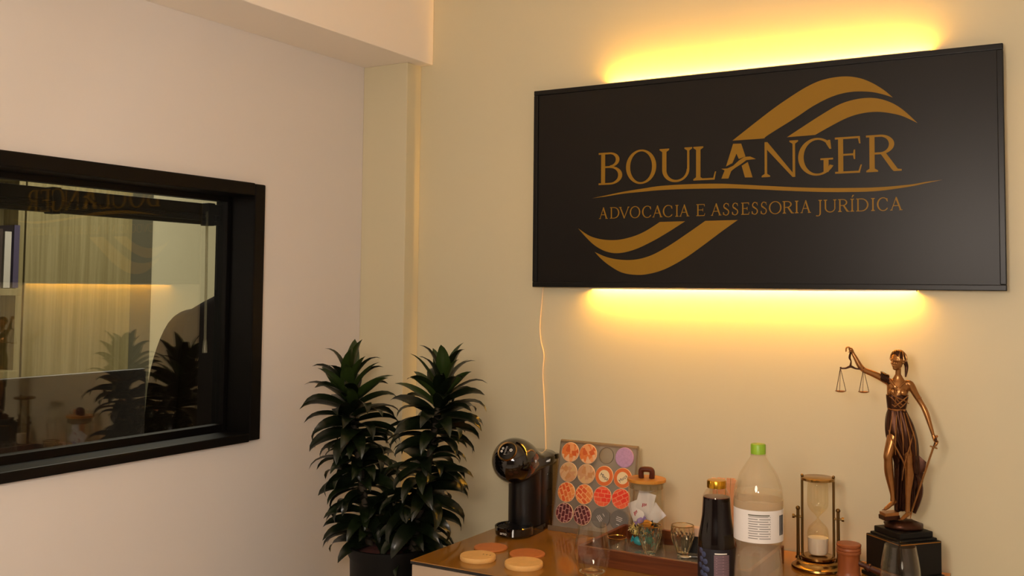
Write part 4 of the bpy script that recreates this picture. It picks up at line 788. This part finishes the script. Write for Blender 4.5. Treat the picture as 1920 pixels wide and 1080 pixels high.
# legs
bits.append(tube([S(-9, 172, -2), S(-17, 145, -7), S(-25, 118, -13), S(-25, 108, -12), S(-24, 85, -9), S(-20, 58, -7), S(-18, 42, -8), S(-18, 32, -8)], [13 * U, 11.5 * U, 8.6 * U, 8.0 * U, 8.4 * U, 6 * U, 4.3 * U, 4.6 * U], 16, n=5))
bits.append(tube([S(-16, 28, -6), S(-20, 27, -11), S(-28, 20.5, -18), S(-33, 17.5, -22)], [4.6 * U, 4.4 * U, 3.8 * U, 2.6 * U], 12, flat=.8, n=4))
bits.append(tube([S(6, 172, 0), S(9, 145, -4), S(11, 112, -7), S(11, 102, -6), S(12, 80, -3), S(10, 55, -4), S(9, 34, -6), S(8, 14, -7)], [13 * U, 11.5 * U, 8.2 * U, 7.6 * U, 8.2 * U, 6 * U, 4.4 * U, 4.6 * U], 16, n=5))
bits.append(tube([S(9, 9, -5), S(6, 8, -11), S(0, 3.5, -18), S(-4, 1.5, -23)], [4.6 * U, 4.4 * U, 3.8 * U, 2.6 * U], 12, flat=.8, n=4))
bits += [ball(S(-14, 30, -4), (4 * U, 4 * U, 4.4 * U)), ball(S(10, 10, -3), (4 * U, 4 * U, 4.4 * U))]
body = fuse('body', join(*bits), m_brz, stt, .0013, 3)
# toes
for (tx, th, td) in ((-33, 17.5, -22), (-4, 1.5, -23)):
    for k in range(5): mobj('toe', ball(S(tx + (k - 2) * 1.1 - .8, th - .6, td - 1.6 + abs(k - 1) * .7 + k * .5), (1.0 * U, 1.4 * U, .95 * U), 8, 6), m_brz, stt, True)
# dress: folds deepen towards the hem, open over the raised thigh
rows = cr([(-8.5, 231, -2.5, 19.0, 13.8, .3), (-8.5, 225, -3, 18.6, 13.5, .8), (-9.5, 207, -2, 16, 12, .8), (-9, 203, -2, 15.8, 11.8, .6), (-8, 192, -1, 19.5, 14, 1.0), (-5, 175, 0, 24.5, 17, 1.4), (-2, 155, -1, 26.5, 18, 1.9), (2, 135, 0, 25, 17.5, 2.4), (6, 115, 2, 22, 16, 2.8), (8, 98, 4, 20, 14.5, 3.2), (10, 84, 5, 18, 13, 3.4)], 4)
N = 84; rings = []
for (cx, h, d, a, b, amp) in rows:
    ring = []
    for k in range(N):
        t = 2 * PI * k / N; f = amp * (math.cos(11 * t + h * .022) * .55 + math.cos(17 * t - h * .035) * .35 + math.cos(5 * t + h * .03) * .35)
        front_left = max(0, math.cos(t - math.radians(232))) ** 3; lift = front_left * max(0, (170 - h) / 90) * 30
        ring.append(S(cx + (a + f) * math.cos(t), h + lift, d + (b + f) * math.sin(t)))
    rings.append(ring)
dr = mobj('dress', loft(rings, False), m_brzd, stt, True, angle=180); sd = dr.modifiers.new('thick', 'SOLIDIFY'); sd.thickness = .0016; sd.offset = 0
def fold(p, r, nm='dress_fold', m=None, par=None): mobj(nm, tube([S(*q) for q in p], [x * U for x in r], 8, n=5), m or m_brz, par or dr, True)
fold([(-24, 238, -10), (-10, 228, -17.5), (4, 222, -16), (12, 216, -10)], [.8, 1.3, 1.3, .8]); fold([(-17, 244, -13), (-9, 225, -17), (2, 212, -14.5)], [.7, 1.2, .8]); fold([(-12, 246, -14), (-10, 234, -17.5), (-12, 212, -14.5)], [.8, 1.2, .8])
fold([(-25, 230, -9), (-18, 226, -15), (-9, 216, -15.5), (-2, 208, -14)], [.7, 1.2, 1.2, .7]); fold([(12, 232, -10), (6, 226, -15.5), (-4, 217, -16), (-14, 209, -14)], [.7, 1.2, 1.2, .7]); fold([(-26, 222, -6), (-18, 214, -13), (-8, 208, -14.5)], [.7, 1.1, .7]); fold([(11, 224, -9), (4, 214, -14), (-3, 207, -14.5)], [.7, 1.1, .7])
fold([(-24, 205, -7), (-14, 203, -13.2), (-4, 203.5, -13.6), (6, 204, -7)], [1.9, 2.0, 2.0, 1.9], 'belt'); mobj('belt_knot', ball(S(4, 203, -11), (2.6 * U, 2.2 * U, 2.6 * U), 12, 8), m_brz, dr, True)
for (x0, x1, dp) in ((-16, -24, -16), (-9, -12, -19.5), (-3, 2, -20), (3, 14, -18.5), (8, 24, -15)):
    fold([(x0, 199, -13), ((x0 * .6 + x1 * .4), 178, dp + 1), (x1 * .9 + x0 * .1, 150, dp - .5), (x1, 120, dp + 1.5)], [.7, 1.2, 1.4, .6])
fold([(-24, 165, -13), (-14, 140, -21), (0, 112, -18.5), (6, 92, -15)], [.9, 1.5, 1.5, .7]); fold([(20, 165, -12), (14, 140, -18), (4, 105, -17), (-1, 72, -12)], [.8, 1.3, 1.2, .6])
# shoulder drape, brooch and armlet
fold([(-28, 262, -5), (-18, 254, -11), (-12, 246, -13.5), (-8, 240, -15)], [2.2, 3.0, 2.6, 1.6], 'shoulder_drape'); fold([(8, 258, -3), (2, 252, -9), (-5, 245, -12.5)], [1.5, 2.0, 1.4], 'shoulder_drape')
mobj('brooch', lathe([(0, 0), (3.6 * U, 0), (3.0 * U, 1.4 * U), (0, 2 * U)], 12, lambda a, k, z: 1 + .22 * math.cos(6 * a)), m_brz, dr, True, loc=S(-11, 246, -15), rot=(PI / 2, 0, 0))
for k in range(6):
    x = -36 + k * 2.6; a = 2 * PI / 14
    mobj('sleeve_frill', tube([S(x + (0.8 if j % 2 else -.8) + .0, 262 + (x + 30) * -.45 + 8.6 * math.sin(j * a), -3 + 8.6 * math.cos(j * a)) for j in range(15)], 1.25 * U, 6, closed=False), m_brzd, dr, True)
mobj('armlet', tube([S(29.5 + 5.6 * math.cos(j * PI / 6) * .85, 225 + 5.6 * math.cos(j * PI / 6) * .5, 1 + 6.6 * math.sin(j * PI / 6)) for j in range(13)], .9 * U, 6, closed=False), m_brz, stt, True)
# trailing cloth behind the legs and flying to the side
V = []; F = []; nu, nv = 22, 16
for j in range(nv + 1):
    v = j / nv
    for i in range(nu + 1):
        u = i / nu; x = -15 + 37 * u + 16 * max(0, u - .45) * math.sin(PI * min(1, v * 1.25)) * 1.7; h = 118 - 112 * v * (1 - .12 * u) ; d = 9 + 3.4 * math.sin(u * 19 + v * 3) + 6 * (1 - v) * (u - .5)
        V.append(S(x, h, d))
for j in range(nv):
    for i in range(nu): a = j * (nu + 1) + i; F.append((a, a + 1, a + nu + 2, a + nu + 1))
tc_ = mobj('trailing_cloth', (V, F), m_brzd, stt, True, angle=180); sd = tc_.modifiers.new('thick', 'SOLIDIFY'); sd.thickness = .002; sd.offset = 0
wing = [(18, 128), (27, 120), (35, 113), (42, 107), (41, 100), (38, 88), (30, 87), (22, 90), (12, 96), (10, 112)]
wv = [S(x, h, 3 + 2.2 * math.sin(i * 1.7)) for i, (x, h) in enumerate(wing)] + [S(x, h, 7 + 2.2 * math.sin(i * 1.7)) for i, (x, h) in enumerate(wing)]; n = len(wing)
mobj('flying_hem', (wv, [tuple(range(n - 1, -1, -1)), tuple(range(n, 2 * n))] + [(i, (i + 1) % n, n + (i + 1) % n, n + i) for i in range(n)]), m_brzd, stt, True, bevel=.0008)
for k in range(7): fold([(2 + k * 3.2, 100 - (k % 3) * 14, 5.5), (3 + k * 3.0, 70, 5 + (k % 2) * 2), (1 + k * 3.1, 40, 5.5), (2 + k * 2.9, 12, 6)], [.7, 1.5, 1.7, 1.2], 'cloth_fold', m_brzd, tc_)
fold([(22, 82, 5), (29, 70, 6), (30, 50, 6), (26, 30, 6), (20, 10, 6)], [2, 5, 6, 5, 3], 'rolled_cloth', m_brzd, tc_)
# hair, bun lock and blindfold
hb = []
for j in range(9):
    v = j / 8; el = math.radians(-8 + 98 * v); ring = []
    for k in range(40):
        t = 2 * PI * k / 40; g = .45 * math.cos(14 * t + v * 5); open_ = max(0, math.cos(t)) ** 2 * (1 - v) * 4.0
        rr_ = (14.6 + g) * math.cos(el); ring.append(H((rr_ - open_ * .9) * math.cos(t) - 1.7, rr_ * math.sin(t), 4 + (15.6 + g * .5) * math.sin(el) + open_ * 2.2))
    hb.append(ring)
hr = mobj('hair', loft(hb), m_brzd, stt, True, angle=180)
for k in range(9):
    a = math.radians(50 + k * 32.5)
    mobj('hair_strand', tube([H(-1.5 + 15.2 * math.cos(a) * .98, 15.2 * math.sin(a), 1), H(-1.5 + 13.0 * math.cos(a), 13.0 * math.sin(a), 11), H(-1.5 + 7 * math.cos(a + .4), 7 * math.sin(a + .4), 18), H(-1.5, 0, 20)], [1.1 * U, 1.3 * U, 1.1 * U, .6 * U], 6, n=4), m_brz, hr, True)
mobj('hair_lock', tube([H(-10, 7, -2), H(-12.5, 8.5, -10), H(-11, 9.5, -20), H(-8.5, 10, -31)], [4.2 * U, 3.6 * U, 2.8 * U, 1.2 * U], 10, n=5), m_brzd, hr, True); mobj('bun', ball(H(-13, -1, 3), (6 * U, 6 * U, 6.4 * U), 16, 10), m_brzd, hr, True)
mobj('blindfold', loft([[H(q * 14.8 * math.cos(2 * PI * k / 40) - 1.2, q * 14.6 * math.sin(2 * PI * k / 40), u) for k in range(40)] for q, u in ((.93, -1.8), (.985, -1.2), (1.0, 1.2), (.985, 3.6), (.95, 4.2))], False), m_brz, stt, True, angle=180)
mobj('blindfold_knot', tube([H(-14, 5, 0), H(-16, 7, -5), H(-15, 8, -14)], [2 * U, 1.6 * U, .8 * U], 8, n=3), m_brz, stt, True)
# sword
sw = mobj('sword', loft([[S(13 + .6, 4, -16), S(13, 4, -16.8), S(13 - .6, 4, -16), S(13, 4, -15.2)], [S(16.5, 16, -15.5), S(15, 16, -16.8), S(13.5, 16, -15.5), S(15, 16, -14.4)], [S(55.6, 136, -12), S(53.8, 136.6, -13.4), S(52, 137.2, -12), S(53.8, 136.6, -10.8)]]), m_brz, stt)
mobj('cross_guard', tube([S(48, 139.5, -12), S(54.5, 138, -12), S(61, 135.5, -12)], [1.2 * U, 1.7 * U, 1.2 * U], 10), m_brz, sw, True)
mobj('grip', tube([S(54.5, 138, -12), S(57, 146, -11.8), S(59.5, 155, -11.6)], 1.5 * U, 10), m_brzd, sw, True); mobj('pommel', ball(S(60.2, 158, -11.6), 2.4 * U, 12, 8), m_brz, sw, True)
# scales
sc_ = mobj('balance_beam', tube([S(-110, 280.5, -12), S(-108, 278, -12), S(-100, 278.5, -12), S(-91, 282, -12), S(-82, 278.5, -12), S(-70, 278, -12), S(-68, 280.5, -12)], [1.6 * U, 1.5 * U, 1.7 * U, 2.4 * U, 1.7 * U, 1.5 * U, 1.6 * U], 10, n=4), m_brzd, stt, True)
mobj('beam_post', tube([S(-92, 281, -12), S(-90.5, 292, -12), S(-93, 299, -12), S(-91, 310, -11)], [2.6 * U, 1.3 * U, 2.2 * U, 1.4 * U], 8, n=4), m_brzd, sc_, True)
for px_, ph in ((-110, 233.5), (-68, 234)):
    pan = mobj('scale_pan', lathe([(0, -1.6 * U), (6 * U, -1.3 * U), (10 * U, .4 * U), (10.6 * U, 1.4 * U), (9.8 * U, 1.2 * U), (6 * U, -.3 * U), (0, -.6 * U)], 28), m_brz, sc_, True, loc=S(px_, ph, -12))
    for k in range(3):
        a = k * 2 * PI / 3 + .4; e = Vector((math.cos(a) * 10.2 * U, math.sin(a) * 10.2 * U, 1.2 * U)); tp = Vector((0, 0, (279 - ph) * U)); n_ = 14; lk = []
        for j in range(n_):
            c = e.lerp(tp, (j + .5) / n_); lk.append(xf(cbox(.9 * U, .9 * U, (tp - e).length / n_ * .92), c, (tp - e).to_track_quat('Z', 'Y').to_euler()))
        mobj('chain', join(*lk), m_brzd, pan)
